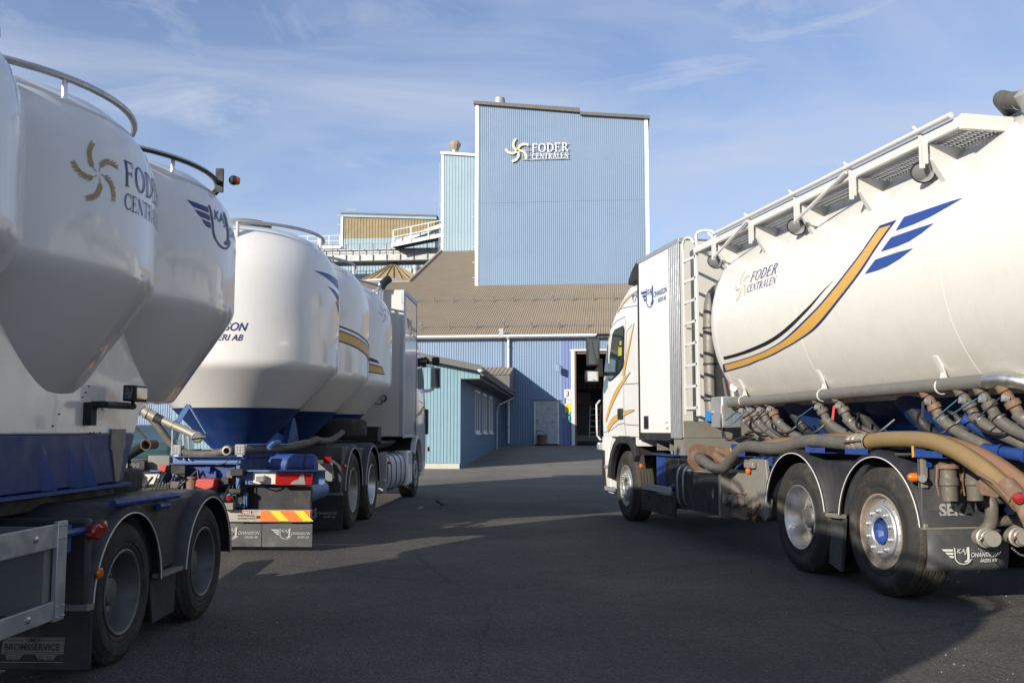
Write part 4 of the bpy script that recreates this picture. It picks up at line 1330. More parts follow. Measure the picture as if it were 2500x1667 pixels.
decal(R, 'wing_stripe', [tpoly([(-.97, 13.1), (-.80, 13.3), (-.42, 13.2), (-.30, 9.0), (-.52, 9.0), (-.68, 9.5), (-.83, 11.0)])], tm, 'wing')
decal(R, 'wing_stripe', [tpoly([(-.74, 6.5), (-.55, 6.8), (-.23, 6.6), (-.08, 2.4), (-.26, 2.4), (-.4, 2.8), (-.57, 4.2)])], tm, 'wing')
lo = [(-.20, 19.9), (.01, 11.2), (.31, 3.1), (.68, -4.6), (1.17, -11.8), (1.52, -16.0), (1.85, -18.4), (2.16, -19.9), (2.45, -20.8), (2.75, -21.5), (3.06, -22.0)]
hi = [(-.44, 19.7), (-.20, 10.0), (.01, 2.8), (.38, -5.7), (.78, -13.2), (1.15, -17.0), (1.50, -19.6), (1.83, -21.8), (2.15, -23.2), (2.53, -24.9), (3.13, -26.3)]
A = spline([Vector((s, D2(a), 0)) for s, a in lo], 5); Bq = spline([Vector((s, D2(a), 0)) for s, a in hi], 5)
def band(A, Bq, f0, f1, e0=0, e1=0):
    n = len(A) - 1
    o = []
    for i in range(e0, n - e1):
        p = [A[i].lerp(Bq[i], f0), A[i].lerp(Bq[i], f1), A[i + 1].lerp(Bq[i + 1], f1), A[i + 1].lerp(Bq[i + 1], f0)]
        o.append([(q.x, q.y) for q in p])
    return o
def nostep(polys): return polys
decal(R, 'stripe_outline', band(A, Bq, 0, .14) + band(A, Bq, .86, 1) + band(A, Bq, .14, .86)[:1] + band(A, Bq, .14, .86)[-1:], tm, 'navy')
decal(R, 'gold_stripe', band(A, Bq, .145, .855, 1, 1), tm, 'gold')
bk = [(.43, 3.3, .03), (.62, .0, .5), (.82, -3.8, 1.0), (1.0, -6.6, 1.3), (1.21, -9.6, 1.5), (1.5, -13, 1.6), (1.8, -15.4, 1.6), (2.15, -17.1, 1.6), (2.45, -18.1, 1.5), (2.71, -18.7, 1.5), (2.98, -19.0, 1.5)]
pb = spline([Vector((s, D2(a), t)) for s, a, t in bk], 3)
decal(R, 'black_stripe', ribbon([(p.x, p.y) for p in pb], [max(.003, D2(p.z)) for p in pb]), tm, 'black')
tmL = lambda u, v, off: tm(-u, v, off)       # lettering reads towards the rear of the truck
sh_ = lambda ps, x0, y0, k: [[(a + (c_ - y0) * k, c_) for a, c_ in q] for q in ps]
decal(R, 'lettering', sh_(serif_text('FODER', D2(5.2), -2.20, D2(14.9), .62), 0, D2(14.9), .14), tmL, 'navy')
decal(R, 'lettering', sh_(serif_text('CENTRALEN', D2(3.6), -2.24, D2(10.0), .68), 0, D2(10), .14), tmL, 'navy')
decal(R, 'wheat_emblem', swirl(-2.40, D2(14.6), .16, 6), tmL, 'wheatp')
b = MB(); b.lathe([(.001, 0), (.028, .0), (.02, .01), (.001, .012)], (.12, TW - TR * cos(rad(-3)) - .001, TZ + TR * sin(rad(-3))), (0, -1, 0), 7)
# discharge hoppers, blue, below the tank
for s in (-2.15, .05, 2.1):
    b = MB(); b.lathe([(.88, 1.66), (.84, 1.56), (.25, .92), (.2, .80), (.001, .80)], (s, TW, 0), (0, 0, 1), 40)
    R.part('hopper', b, 'bluet')
b = MB()
b.box((-3.2, .82, 1.20), (3.2, .90, 1.34)); b.box((-3.2, 1.62, 1.20), (3.2, 1.70, 1.34))
for s in (-3.1, -1.06, 1.1, 3.1):
    b.prism([(.62, 1.60), (.86, 1.0), (.96, 1.0), (.72, 1.50), (1.6, 1.50), (1.55, 1.0), (1.64, 1.0), (1.85, 1.60)], 0, s - .03, s + .03)
R.part('tank_saddle', b, 'blue', bevel=.006)
# long air pipe with hangers
b = MB(); b.tube([(3.22, .17, 1.64), (3.1, .17, 1.64), (.84, .17, 1.66), (-1.2, .17, 1.67)], .052, 18)
b.tube([(-1.2, .17, 1.67), (-1.32, .18, 1.675), (-1.48, .26, 1.64), (-1.62, .42, 1.52), (-1.75, .6, 1.35)], .052, 18, smooth=4, caps=False)
ap = R.part('air_pipe', b, 'steel')
b = MB(); b.tube([(-1.2, .168, 1.67), (-1.34, .178, 1.675), (-1.5, .27, 1.635), (-1.64, .43, 1.51)], .0545, 18, smooth=5)
R.part('pipe_bend', b, 'chrome', parent=ap)
for s in (2.84, 1.09, -.70):
    t = (1.87 - TZ) / TR
    b = MB(); b.prism([(.16, 1.71), (.20, 1.71), (TW - TR * cos(math.asin(t)) + .01, 1.90), (TW - TR * cos(math.asin(t)) - .02, 1.88), (.17, 1.76)], 0, s - .022, s + .022)
    R.part('pipe_hanger', b, 'white', parent=ap)
    b = MB(); b.lathe([(.053, -.006), (.060, -.006), (.060, .006), (.053, .006)], (s + .02, .17, 1.655), (1, 0, 0), 20)
    R.part('pipe_clamp', b, 'palew', parent=ap)
# hand valves and drop hoses
for i, (s, col) in enumerate([(2.98, 'teal'), (2.75, 'bluec'), (2.52, 'dark'), (2.28, 'dark'), (1.26, 'teal'), (.88, 'redp'), (-.46, 'dark'), (-.88, 'teal'), (-1.10, 'teal'), (-1.34, 'dark')]):
    b = MB(); b.lathe([(.05, 0), (.05, .05), (.035, .06), (.035, .12), (.055, .13), (.055, .17), (.04, .18), (.04, .27), (.001, .27)], (s + .02, .19, 1.64), (-.35, .28, -.9), 16)
    v = R.part('hand_valve', b, 'valve' if i % 3 else 'rust')
    b = MB(); b.lathe([(.026, 0), (.026, .04), (.012, .045), (.001, .045)], (s - .04, .19, 1.54), (.2, -1, .2), 10)
    R.part('valve_stem', b, 'alup', parent=v)
    b = MB(); x0 = (s - .03, .14, 1.55); x1 = (s + .10 + .02 * (i % 3), .05, 1.44 - .03 * (i % 2))
    if i in (5, 6): x1 = (s - .10, .08, 1.42)
    b.bar(x0, x1, .022, .008); R.part('valve_lever', b, col, parent=v, bevel=.002)
    b = MB(); q = .30 + .05 * (i % 3)
    b.tube([(s - .05, .24, 1.44), (s - .16, .30, 1.34), (s - q - .05, .40, 1.22), (s - q - .22, .50, 1.10), (s - q - .30, .7, .98)], .046, 12, smooth=6)
    R.part('drop_hose', b, 'hose')
    b = MB(); b.lathe([(.042, -.012), (.048, -.01), (.048, .01), (.042, .012)], (s - .09, .265, 1.41), (-.5, .4, -.77), 14); R.part('hose_clip', b, 'rimd')
for q, (s, w_) in enumerate(((3.05, .50), (2.9, .62), (2.2, .55), (1.9, .66), (1.0, .60), (.1, .55), (-.3, .62), (-.7, .70))):
    b = MB(); b.tube([(s, w_ - .12, 1.50), (s - .1, w_ - .05, 1.34), (s - .32, w_ + .02, 1.16), (s - .5, w_ + .12, .98)], .05, 12, smooth=5); R.part('inner_drop_hose', b, 'dark')
for s in (2.9, 2.35, 1.8, .7, -.2, -.9):
    b = MB(); b.tube([(s, .30, 1.48), (s - .12, .20, 1.36), (s - .3, .26, 1.30), (s - .42, .38, 1.42)], .011, 6, smooth=5); R.part('air_line', b, 'black')
b = MB(); b.tube([(-.95, .62, 1.22), (-.9, .45, 1.28), (-.8, .25, 1.42)], .05, 14, smooth=4); R.part('elbow_pipe', b, 'blue')
b = MB(); b.tube([(-.9, .35, 1.19), (-1.45, .34, 1.14)], .045, 14); b.lathe([(.06, -.02), (.06, .02)], (-1.1, .345, 1.17), (1, 0, 0), 16); b.lathe([(.055, -.02), (.055, .02)], (-1.35, .345, 1.15), (1, 0, 0), 16); R.part('blue_valve', b, 'blue')
# side hoses resting on blue trays
ribbed_hose(R, [(.10, .04, 1.235), (-.2, .02, 1.255), (-.73, .0, 1.25), (-1.05, -.01, 1.19), (-1.35, -.02, 1.08), (-1.62, -.03, .94), (-1.75, -.04, .86)], .064, 'amber', label='amber ribbed suction hose')
ribbed_hose(R, [(3.75, .22, 1.02), (3.4, .16, .97), (3.05, .14, .99), (2.7, .16, 1.10), (2.2, .17, 1.18), (1.6, .17, 1.215), (.9, .17, 1.245), (.2, .17, 1.25), (-.5, .15, 1.25), (-1.0, .12, 1.195), (-1.4, .10, 1.075), (-1.8, .08, .88), (-2.1, .08, .70)], .058, 'copper', label='copper coloured ribbed hose behind the amber one')
b = MB(); b.tube([(3.95, .05, 1.01), (3.6, .02, .955), (3.3, .0, .90), (3.05, .0, .91), (2.85, .0, 1.0), (2.65, .0, 1.10), (2.4, .0, 1.16), (2.0, .01, 1.15), (1.66, .01, 1.155), (1.3, .02, 1.21), (1.0, .02, 1.235), (.7, .02, 1.225), (.36, .03, 1.215)], .060, 18, smooth=6)
R.part('rubber_hose', b, 'hose', label='thick grey rubber hose sagging along the truck side')
b = MB(); b.lathe([(.060, 0), (.072, .01), (.072, .05), (.066, .055), (.066, .09), (.078, .095), (.078, .13), (.068, .14), (.068, .17), (.076, .18), (.076, .23), (.066, .25), (.066, .29)], (.38, .03, 1.22), (-1, -.02, .04), 24)
cl = R.part('hose_coupling', b, 'steell')
b = MB(); b.tube([(.36, -.06, 1.225), (.28, -.075, 1.235), (.10, -.06, 1.245)], .011, 8); R.part('cam_lever', b, 'rust', parent=cl); b = MB(); b.tube([(.40, .08, 1.30), (.25, .03, 1.32), (.12, .02, 1.30)], .010, 8)
R.part('cam_lever', b, 'rust', parent=cl)
b = MB(); b.lathe([(.062, 0), (.085, .005), (.085, .035), (.07, .04), (.07, .07), (.088, .075), (.088, .10)], (3.87, .04, 1.0), (1, .08, .14), 24); R.part('hose_end_flange', b, 'rust')
b = MB(); b.prism([(-.05, 1.12), (.02, 1.17), (.42, 1.12), (.46, 1.02), (.40, .92), (.16, .84), (.0, .86), (-.06, .95)], 0, 3.98, 4.0); b.box((3.0, .30, 1.0), (4.0, .34, 1.12))
R.part('hose_bulkhead', b, 'rust', bevel=.004)
for i, (s, m_) in enumerate([(2.76, 'orange'), (1.08, 'blue'), (.38, 'blue'), (-.60, 'orange')]):
    b = MB(); b.box((s, -.03, 1.05 if m_ == 'orange' and i == 0 else 1.125), (s - .34, .30, (1.05 if i == 0 else 1.125) + .006)); b.box((s, -.03, (1.05 if i == 0 else 1.125) + .006), (s - .34, -.024, (1.05 if i == 0 else 1.125) + .05))
    z0 = 1.05 if i == 0 else 1.125
    b.box((s + .012, -.03, z0), (s, .30, z0 + .13))
    tr = R.part('hose_tray', b, 'blue', bevel=.002)
    if m_ == 'orange':
        b = MB(); b.box((s + .018, -.036, z0 + .0), (s - .006, -.031, z0 + .085)); b.box((s + .013, -.036, z0), (s + .018, .02, z0 + .085)); R.part('reflector', b, 'orange', parent=tr)
# tool box, rear plate, fuel tank, battery box
b = MB(); b.box((3.20, .03, .36), (4.28, .62, .85)); tb = R.part('tool_box', b, 'steelg', bevel=.012)
b = MB(); b.box((3.24, .015, .375), (4.26, .029, .835)); R.part('box_door', b, 'dark', parent=tb, bevel=.004)
b = MB(); b.box((3.195, .012, .36), (3.235, .028, .85)); R.part('edge_strip', b, 'alu', parent=tb)
b = MB(); b.box((3.36, .005, .55), (3.39, .014, .66)); b.tube([(3.375, .002, .56), (3.375, -.004, .62)], .008, 6); R.part('latch', b, 'chrome', parent=tb)
b = MB(); b.prism([(3.19, .35), (3.19, .86), (2.42, .86), (2.25, .45), (2.35, .38)], 1, .14, .60); R.part('frame_plate', b, 'steelg', bevel=.01)
b = MB(); b.prism([(2.63, 1.03), (2.10, 1.03), (2.02, .62), (2.06, .45), (2.14, .40), (2.22, .55)], 1, .05, .09); R.part('guard_gusset', b, 'steelg', bevel=.008)
b = MB(); b.box((2.52, .0, .93), (2.30, .05, 1.0)); R.part('small_box', b, 'steelg', bevel=.012)
for s, ss in ((3.03, 'steelg'), (2.78, 'steel')):
    coupling(R, (s, -.02, .565), (-.25, 1, 0), .062, .20, ss, 'rust')
b = MB(); b.tube([(2.85, .04, .42), (2.6, .05, .38), (2.45, .08, .46), (2.4, .12, .6)], .02, 8, smooth=4); b.lathe([(.05, 0), (.05, .06), (.001, .06)], (2.5, .06, .47), (0, -1, 0), 12); b.lathe([(.04, 0), (.04, .08), (.001, .08)], (2.35, .08, .40), (1, 0, 0), 10)
R.part('pipe_fittings', b, 'rust')
b = MB()
ov = [(.36 + .33 * math.copysign(abs(cos(2 * pi * i / 32)) ** .55, cos(2 * pi * i / 32)), .63 + .30 * math.copysign(abs(sin(2 * pi * i / 32)) ** .55, sin(2 * pi * i / 32))) for i in range(32)]
b.prism(ov, 0, 4.30, 4.72); ft = R.part('fuel_tank', b, 'dark', smooth=30, bevel=.02)
for s in (4.36, 4.56):
    b = MB(); b.prism([(.36 + (x - .36) * 1.02, .63 + (z - .63) * 1.02) for x, z in ov], 0, s, s + .05); R.part('tank_strap', b, 'alu', parent=ft, smooth=30)
b = MB(); b.tube([(4.45, .3, .93), (4.45, .3, .98)], .05, 16); R.part('filler_cap', b, 'bluec', parent=ft)
b = MB(); b.box((4.85, .14, .60), (5.35, .6, .97)); R.part('battery_box', b, 'dark', bevel=.02)
b = MB(); b.box((5.35, .16, .52), (5.75, .5, .98)); b.tube([(4.8, .12, .62), (5.3, .2, .55)], .05, 10); b.box((4.95, .10, .99), (5.75, .3, 1.01)); R.part('battery_bracket', b, 'blue', bevel=.01)
b = MB(); b.box((4.74, -.01, .515), (5.86, .02, .60)); ub = R.part('side_guard_bar', b, 'alup', bevel=.004)
b = MB(); b.box((5.862, -.012, .515), (5.91, .022, .60)); R.part('reflector', b, 'orange', parent=ub)
b = MB(); b.tube([(5.0, .3, .40), (5.3, .3, .40), (5.5, .32, .36)], .11, 14); R.part('exhaust_can', b, 'steel')
b = MB(); b.box((4.75, .05, .22), (6.1, .08, .48)); R.part('side_skirt', b, 'dark', bevel=.01)
for s, z in ((2.45, .90), (6.0, .83)):
    b = MB(); b.lathe([(.035, 0), (.035, .02), (.025, .03), (.001, .034)], (s, .03, z), (0, -1, 0), 14); R.part('marker_lamp', b, 'amberl')
b = MB(); b.tube([(-.58, .02, .965), (-.70, -.03, .97)], .03, 10); b.box((-.66, .0, .90), (-.60, .04, 1.16)); mk = R.part('lamp_bracket', b, 'steelg')
b = MB(); b.lathe([(.035, 0), (.035, .02), (.03, .045), (.018, .06), (.001, .063)], (-.60, -.02, .975), (.2, -1, 0), 16); R.part('marker_lamp', b, 'amberl', parent=mk)
b = MB(); b.box((-.66, .03, 1.05), (-.62, .08, 1.25)); b.box((-.7, .0, 1.17), (-.58, .32, 1.21)); R.part('rear_arm', b, 'blue')
# rear couplings and capped discharge pipes
for w_, m_ in ((.10, 'rust'), (.31, 'steelg')):
    coupling(R, (-.80, w_ + .01, 1.10), (-.05, 0, -1), .072, .29, 'valve', 'rust')
for w_ in (.33, .60):
    b = MB(); b.lathe([(.001, .0), (.056, .0), (.06, .006), (.06, .02), (.052, .03), (.052, .05), (.064, .06), (.064, .075), (.06, .08), (.06, .12), (.072, .125), (.072, .14), (.06, .15), (.06, .24), (.001, .24)], (-.98, w_, .55), (1, .25, -.05), 26)
    cp = R.part('pipe_cap', b, 'steell')
    b = MB(); b.tube([(-.93, w_ - .085, .53), (-.95, w_ - .04, .575), (-.95, w_ + .05, .60), (-.92, w_ + .10, .60)], [.008, .013, .013, .007], 8, smooth=3); R.part('cap_lever', b, 'rust' if w_ > .5 else 'rimd', parent=cp)
    b = MB()
    for i in range(14):
        t = i / 13; p = (-.90, w_ - .06 + .20 * t, .47 - .055 * sin(pi * t))
        b.lathe([(.006, -.003), (.009, 0), (.006, .003)], p, (0, 1, .0) if i % 2 else (1, 0, 0), 8)
    R.part('chain', b, 'rimd', parent=cp)
b = MB(); b.tube([(-.7, .42, .55), (-.72, .50, .62), (-.75, .50, .75), (-.72, .50, .83)], .048, 14, smooth=4); b.tube([(-.7, .70, .55), (-.72, .76, .65), (-.75, .78, .85), (-.72, .8, 1.0)], .05, 14, smooth=4); b.tube([(-.72, .45, .80), (-.72, .62, .82)], .045, 12); b.tube([(-.7, .5, .64), (-.7, .95, .66)], .04, 12)
R.part('discharge_pipe', b, 'valve')
b = MB(); b.lathe([(.036, 0), (.036, .04), (.001, .045)], (-.80, .60, .74), (-1, 0, 0), 14); R.part('blue_cap', b, 'bluel')
b = MB(); b.tube([(-1.60, -.025, .965), (-1.74, -.045, .88)], .068, 18); b.tube([(-1.72, -.045, .90), (-1.82, -.05, .78), (-1.86, -.03, .66)], .048, 14, smooth=3); ec = R.part('hose_end_coupling', b, 'rust')
b = MB(); b.tube([(-1.42, -.10, 1.04), (-1.6, -.12, .99), (-1.74, -.11, .88)], .013, 8); R.part('cam_lever', b, 'rust', parent=ec)
b = MB(); b.lathe([(.035, 0), (.035, .02), (.03, .03), (.001, .035)], (-1.80, -.10, .90), (-.9, -.4, 0), 18); R.part('marker_lamp', b, 'red')
b = MB(); b.box((-1.75, .9, .55), (-1.65, 2.4, .68)); b.box((-1.8, .15, 1.25), (-1.7, .9, 1.32)); R.part('rear_beam', b, 'blue', bevel=.01)
b = MB(); b.tube([(-1.15, .5, 1.28), (-1.3, .42, 1.18), (-1.4, .4, .98), (-1.42, .45, .8)], .055, 12, smooth=4); R.part('rear_drop_hose', b, 'hose')
for y0, z0, y1, z1 in ((.62, .98, .95, 1.12), (.55, .90, .9, .78), (.72, 1.08, 1.2, 1.05), (.85, .62, 1.4, .7)):
    b = MB(); b.tube([(-.85, y0, z0), (-.95, (y0 + y1) / 2, z0 - .06), (-.8, y1, z1)], .03, 10, smooth=5); R.part('rear_pipe', b, 'rust')
b = MB(); b.tube([(-.72, .55, 1.1), (-.75, .5, .95), (-.70, .56, .88), (-.72, .7, .9)], .009, 6, smooth=5); R.part('air_line', b, 'black')
b = MB(); b.lathe([(.06, 0), (.075, .02), (.075, .06), (.05, .08), (.05, .2), (.001, .2)], (-.95, .52, .98), (.3, .2, -.9), 18); R.part('spare_coupling', b, 'rust')
b = MB(); b.prism([(-1.12, .95), (-1.18, .88), (-1.34, .87), (-1.45, .93), (-1.3, .96), (-1.22, 1.02)], 1, .1, .14); R.part('hook_bracket', b, 'rust')
# catwalk along the top
b = MB(); b.box((-1.32, -.055, 3.45), (3.68, -.02, 3.53)); b.box((-1.36, -.055, 3.43), (-1.32, .36, 3.54)); b.box((3.68, -.05, 3.46), (3.72, .30, 3.53)); b.box((-1.32, .33, 3.46), (3.68, .36, 3.50))
cw = R.part('catwalk', b, 'white', bevel=.006)
b = MB()
for i in range(5): b.bar((-1.3, .03 + i * .07, 3.475), (3.66, .03 + i * .07, 3.475), .016, .010)
for i in range(124): b.bar((-1.3 + i * .04, -.018, 3.476), (-1.3 + i * .04, .33, 3.476), .017, .007)
R.part('grating', b, 'galv', parent=cw, kind='stuff')
b = MB(); b.tube([(3.0, -.085, 3.55), (-1.28, -.085, 3.55)], .022, 12); R.part('folding_rail', b, 'white', parent=cw)
for i, s in enumerate((3.05, 2.06, 1.06, .07, -.92)):
    zt = TZ + TR * .0
    tip = (TW - TR * cos(math.asin((3.19 - TZ) / TR)), 3.19)
    in_ = (TW - TR * cos(math.asin((3.44 - TZ) / TR)) - .01, 3.44)
    b = MB(); b.prism([(-.015, 3.445), (-.015, 3.33), tip, in_], 0, s - .006, s + .006)
    b.prism([(-.02, 3.345), (-.02, 3.325), (tip[0] - .01, 3.165), (tip[0] + .01, 3.19)], 0, s - .028, s + .028)
    bk_ = R.part('catwalk_bracket', b, 'white', parent=cw)
    b = MB(); b.box((s + .02, -.075, 3.27), (s + .045, -.045, 3.53)); b.box((s - .03, -.075, 3.29), (s - .01, -.05, 3.50)); b.bar((s + .032, -.06, 3.53), (s + .06, -.11, 3.59), .03, .02)
    R.part('rail_post', b, 'white', parent=cw)
for s0, s1 in ((3.0, 2.10), (1.06, .13)):
    b = MB(); b.tube([(s0, -.09, 3.28), (s1, -.09, 3.51)], .016, 8); R.part('rail_stay', b, 'white', parent=cw)
for s in (3.22, 1.24, -.78):
    b = MB(); b.lathe([(.001, -.07), (.05, -.065), (.085, -.03), (.092, 0), (.092, .012), (.083, .014)], (s, .02, 3.275), (-.45, -.55, -.62), 28)
    lp = R.part('work_lamp', b, 'dark')
    b = MB(); b.lathe([(.083, .010), (.06, .02), (.03, .025), (.001, .027)], (s, .02, 3.275), (-.45, -.55, -.62), 24); R.part('lamp_glass', b, 'lens', parent=lp)
b = MB(); b.tube([(3.58, -.03, 3.46), (3.62, -.05, 3.62), (3.60, -.02, 3.70), (3.52, .10, 3.70), (3.48, .14, 3.62), (3.48, .14, 3.5)], .018, 10, smooth=4); R.part('grab_hoop', b, 'white', parent=cw)
# top hose at the rear
b = MB(); b.tube([(-.7, .9, 3.80), (-1.0, .55, 3.80), (-1.3, .40, 3.68), (-1.6, .38, 3.62), (-2.4, .38, 3.55), (-3.0, .3, 3.2)], .062, 16, smooth=6); th_ = R.part('top_hose', b, 'hose')
b = MB(); b.lathe([(.064, -.005), (.07, -.005), (.07, .005), (.064, .005)], (-1.38, .395, 3.655), (1, .08, .15), 20); R.part('hose_clip', b, 'alu', parent=th_)
b = MB(); b.lathe([(.12, 0), (.12, .03), (.08, .04), (.08, .22), (.001, .25)], (-1.55, .42, 3.48), (-.1, -.62, .78), 20); R.part('top_flange', b, 'galv')
for s in (-2.1, .1, 2.2):
    b = MB(); b.lathe([(.30, 0), (.30, .09), (.25, .12), (.001, .14)], (s, TW, TZ + TR - .03), (0, 0, 1), 28); R.part('manhole_lid', b, 'white')
# box body between cab and tank
b = MB(); b.box((4.32, .0, 1.24), (5.95, 2.5, 3.745)); bx = R.part('equipment_box', b, 'cream', bevel=.01)
b = MB(); b.box((4.70, -.012, 1.30), (5.90, -.002, 3.70)); R.part('side_door', b, 'cleanw', parent=bx, bevel=.003)
for s in (4.31, 4.37, 4.43, 4.50, 4.57, 4.64):
    b = MB(); b.box((s, -.014, 1.23), (s + .05, -.001, 3.755)); R.part('corner_profile', b, 'alup', parent=bx, bevel=.004)
b = MB(); b.box((4.30, -.016, 3.705), (5.97, .05, 3.77)); b.box((4.30, .05, 3.75), (5.97, 2.5, 3.765)); R.part('top_profile', b, 'alup', parent=bx, bevel=.006)
b = MB(); b.box((5.905, -.016, 1.20), (5.965, .02, 3.70)); b.box((4.70, -.012, 1.20), (5.90, .02, 1.295)); R.part('door_seal', b, 'dark', parent=bx)
b = MB(); b.box((4.30, .02, 1.02), (4.66, 2.4, 1.235)); b.box((4.31, .02, 1.24), (4.318, 1.2, 1.45)); R.part('lower_panel', b, 'steelg', parent=bx)
b = MB(); b.box((5.55, -.02, 1.35), (5.74, -.012, 1.53)); b.box((5.60, -.026, 1.38), (5.63, -.02, 1.49)); b.box((5.66, -.026, 1.41), (5.70, -.02, 1.50)); R.part('lock_plate', b, 'black', parent=bx, bevel=.003)
bxm = lambda u, v, off: (5.84 - u, -.013 - off, v)
decal(R, 'haulier_emblem', transport_logo(.02, 3.10, 1.08), bxm, 'wing', parent=None, maxe=9)
decal(R, 'small_print', ribbon([(.95, 1.42), (1.08, 1.44)], .012) + ribbon([(.98, 1.36), (1.08, 1.36)], .03), bxm, 'greyw', maxe=9)
b = MB()
for s in (4.5, 5.0, 5.5): b.box((s, .1, 1.06), (s + .04, 2.3, 1.2))
b.box((4.66, .12, 1.17), (5.9, .16, 1.235)); b.tube([(5.1, .14, 1.17), (5.1, .16, 1.02)], .02, 6)
R.part('box_mounting', b, 'steelg')
# ladder on the rear face of the box (plane s=4.2)
ld = MB()
ld.box((4.165, -.012, 1.52), (4.20, .02, 3.58)); ld.tube([(4.18, .0, 3.55), (4.19, .0, 3.66), (4.12, .01, 3.72), (3.98, .02, 3.70), (3.90, .04, 3.62)], .018, 8, smooth=4)
lad = R.part('ladder', ld, 'white', bevel=.004)
ld = MB(); ld.box((3.73, -.014, 1.50), (3.80, .02, 3.50)); R.part('ladder_rail', ld, 'white', parent=lad, bevel=.004)
for i in range(8):
    z = 1.585 + i * .262
    ld = MB(); ld.box((3.80, -.01, z), (4.165, .018, z + .032)); R.part('rung', ld, 'white', parent=lad)
    ld = MB(); ld.box((3.752, -.018, z + .004), (3.778, -.0145, z + .03)); R.part('rung_socket', ld, 'black', parent=lad)
for z in (1.58, 2.6):
    ld = MB(); ld.bar((4.18, .02, z), (4.30, .16, z), .03, .02); R.part('ladder_bracket', ld, 'white', parent=lad)
b = MB(); b.tube([(3.9, .55, 3.35), (3.95, .42, 3.1), (4.12, .33, 2.9), (4.14, .32, 2.0), (4.14, .33, 1.45)], .085, 18, smooth=5); R.part('vertical_pipe', b, 'steel')
for z in (1.7, 2.15, 2.6):
    b = MB(); b.lathe([(.086, -.012), (.092, -.012), (.092, .012), (.086, .012)], (4.14, .32, z), (0, 0, 1), 20); R.part('pipe_clamp', b, 'dark')
b = MB(); b.tube([(3.35, .30, 1.55), (3.40, .26, 1.95), (3.45, .24, 2.35)], .038, 14); b.lathe([(.046, 0), (.046, .04)], (3.45, .24, 2.30), (0, 0, 1), 14); rp = R.part('riser_pipe', b, 'steell')
b = MB(); b.lathe([(.041, 0), (.041, .10)], (3.385, .274, 1.80), (.12, -.09, 1), 14); R.part('red_band', b, 'redp', parent=rp)
b = MB(); b.tube([(3.50, .30, 1.5), (3.53, .26, 1.75), (3.56, .24, 1.95)], .02, 8); b.tube([(3.3, .34, 1.5), (3.32, .32, 1.8)], .03, 10); R.part('thin_pipe', b, 'rimd')
b = MB(); b.box((3.30, .10, 1.36), (3.62, .34, 1.72)); jb = R.part('control_cabinet', b, 'alup', bevel=.01)
b = MB(); b.box((3.295, .12, 1.38), (3.301, .22, 1.70)); R.part('cabinet_door', b, 'alup', parent=jb); b = MB(); b.tube([(3.56, .10, 1.54), (3.56, .07, 1.54)], .02, 8); R.part('cabinet_latch', b, 'chrome', parent=jb)
b = MB(); b.box((3.66, .10, 1.44), (3.80, .2, 1.56)); R.part('blue_bracket', b, 'bluec')
b = MB(); b.lathe([(.001, 0), (.055, 0), (.055, .02), (.060, .03), (.060, .045), (.052, .045)], (3.10, .19, 1.82), (-.45, -.85, 0), 28); pg = R.part('pressure_gauge', b, 'chrome')
b = MB(); b.lathe([(.052, .040), (.001, .041)], (3.10, .19, 1.82), (-.45, -.85, 0), 28); R.part('gauge_face', b, 'signw', parent=pg)
b = MB(); b.bar((3.075, .142, 1.80), (3.088, .150, 1.855), .006, .003); R.part('gauge_needle', b, 'redp', parent=pg)
b = MB(); b.lathe([(.05, 0), (.055, .01), (.055, .07), (.05, .08), (.001, .08)], (3.30, .16, 1.655), (1, 0, 0), 18); b.tube([(3.32, .12, 1.62), (3.32, .10, 1.4), (3.32, .12, 1.24)], .014, 8); R.part('pipe_elbow', b, 'dark')
b = MB(); b.lathe([(.024, 0), (.024, .09), (.001, .09)], (3.32, .11, 1.52), (0, 0, 1), 12); R.part('brass_fitting', b, 'steell')
b = MB(); b.tube([(3.1 + .05 * cos(i * .7), .34 + .05 * sin(i * .7), 1.32 - i * .0042) for i in range(0, 110)], .008, 6); b.tube([(3.5, .2, 1.36), (3.45, .22, 1.22), (3.2, .3, 1.25), (3.1, .34, 1.30)], .012, 6, smooth=4); R.part('coiled_air_line', b, 'dark')
b = MB(); b.tube([(3.3, .7, 1.45), (2.9, .6, 1.35), (2.6, .62, 1.10), (2.5, .7, .95)], .085, 14, smooth=5); b.tube([(3.4, .9, 1.3), (2.9, .85, 1.2), (2.6, .9, 1.0)], .09, 12, smooth=4); R.part('inner_hose', b, 'dark')
# cab
cp_ = [(1.235, 7.93, .10, .02), (1.5, 7.93, .10, .015), (1.94, 7.90, .11, .01), (2.27, 7.82, .12, .012), (2.73, 7.68, .12, .025), (2.92, 7.55, .12, .035), (3.10, 7.34, .10, .05), (3.30, 7.08, .08, .08), (3.46, 6.82, .06, .12), (3.58, 6.58, .04, .18), (3.62, 6.42, .03, .26)]
cabR = cab_body(R, cp_, 6.0, 2.48, 'whiteg')
b = MB(); b.prism([(5.99, 3.48), (6.66, 3.50), (6.60, 3.60), (6.46, 3.70), (6.25, 3.79), (5.99, 3.83)], 1, .05, 2.43); R.part('roof_deflector', b, 'dark', bevel=.04)
b = MB(); b.lathe([(.05, 0), (.05, .05), (.03, .07), (.001, .07)], (6.66, .2, 3.52), (0, 0, 1), 14); R.part('roof_marker', b, 'dark')
bp_ = [(.35, 7.78, .08, .05), (.50, 7.83, .09, .02), (.80, 7.90, .10, .0), (1.08, 7.95, .10, .0), (1.236, 7.94, .10, .01)]
cab_body(R, bp_, 7.50, 2.48, 'whiteg', 'bumper')
b = MB(); b.box((7.72, -.006, .36), (7.86, .02, 1.02)); R.part('bumper_trim', b, 'dark')
b = MB(); b.box((8.02, -.02, 1.02), (8.12, .10, 1.14)); R.part('corner_lamp', b, 'lens', bevel=.01)
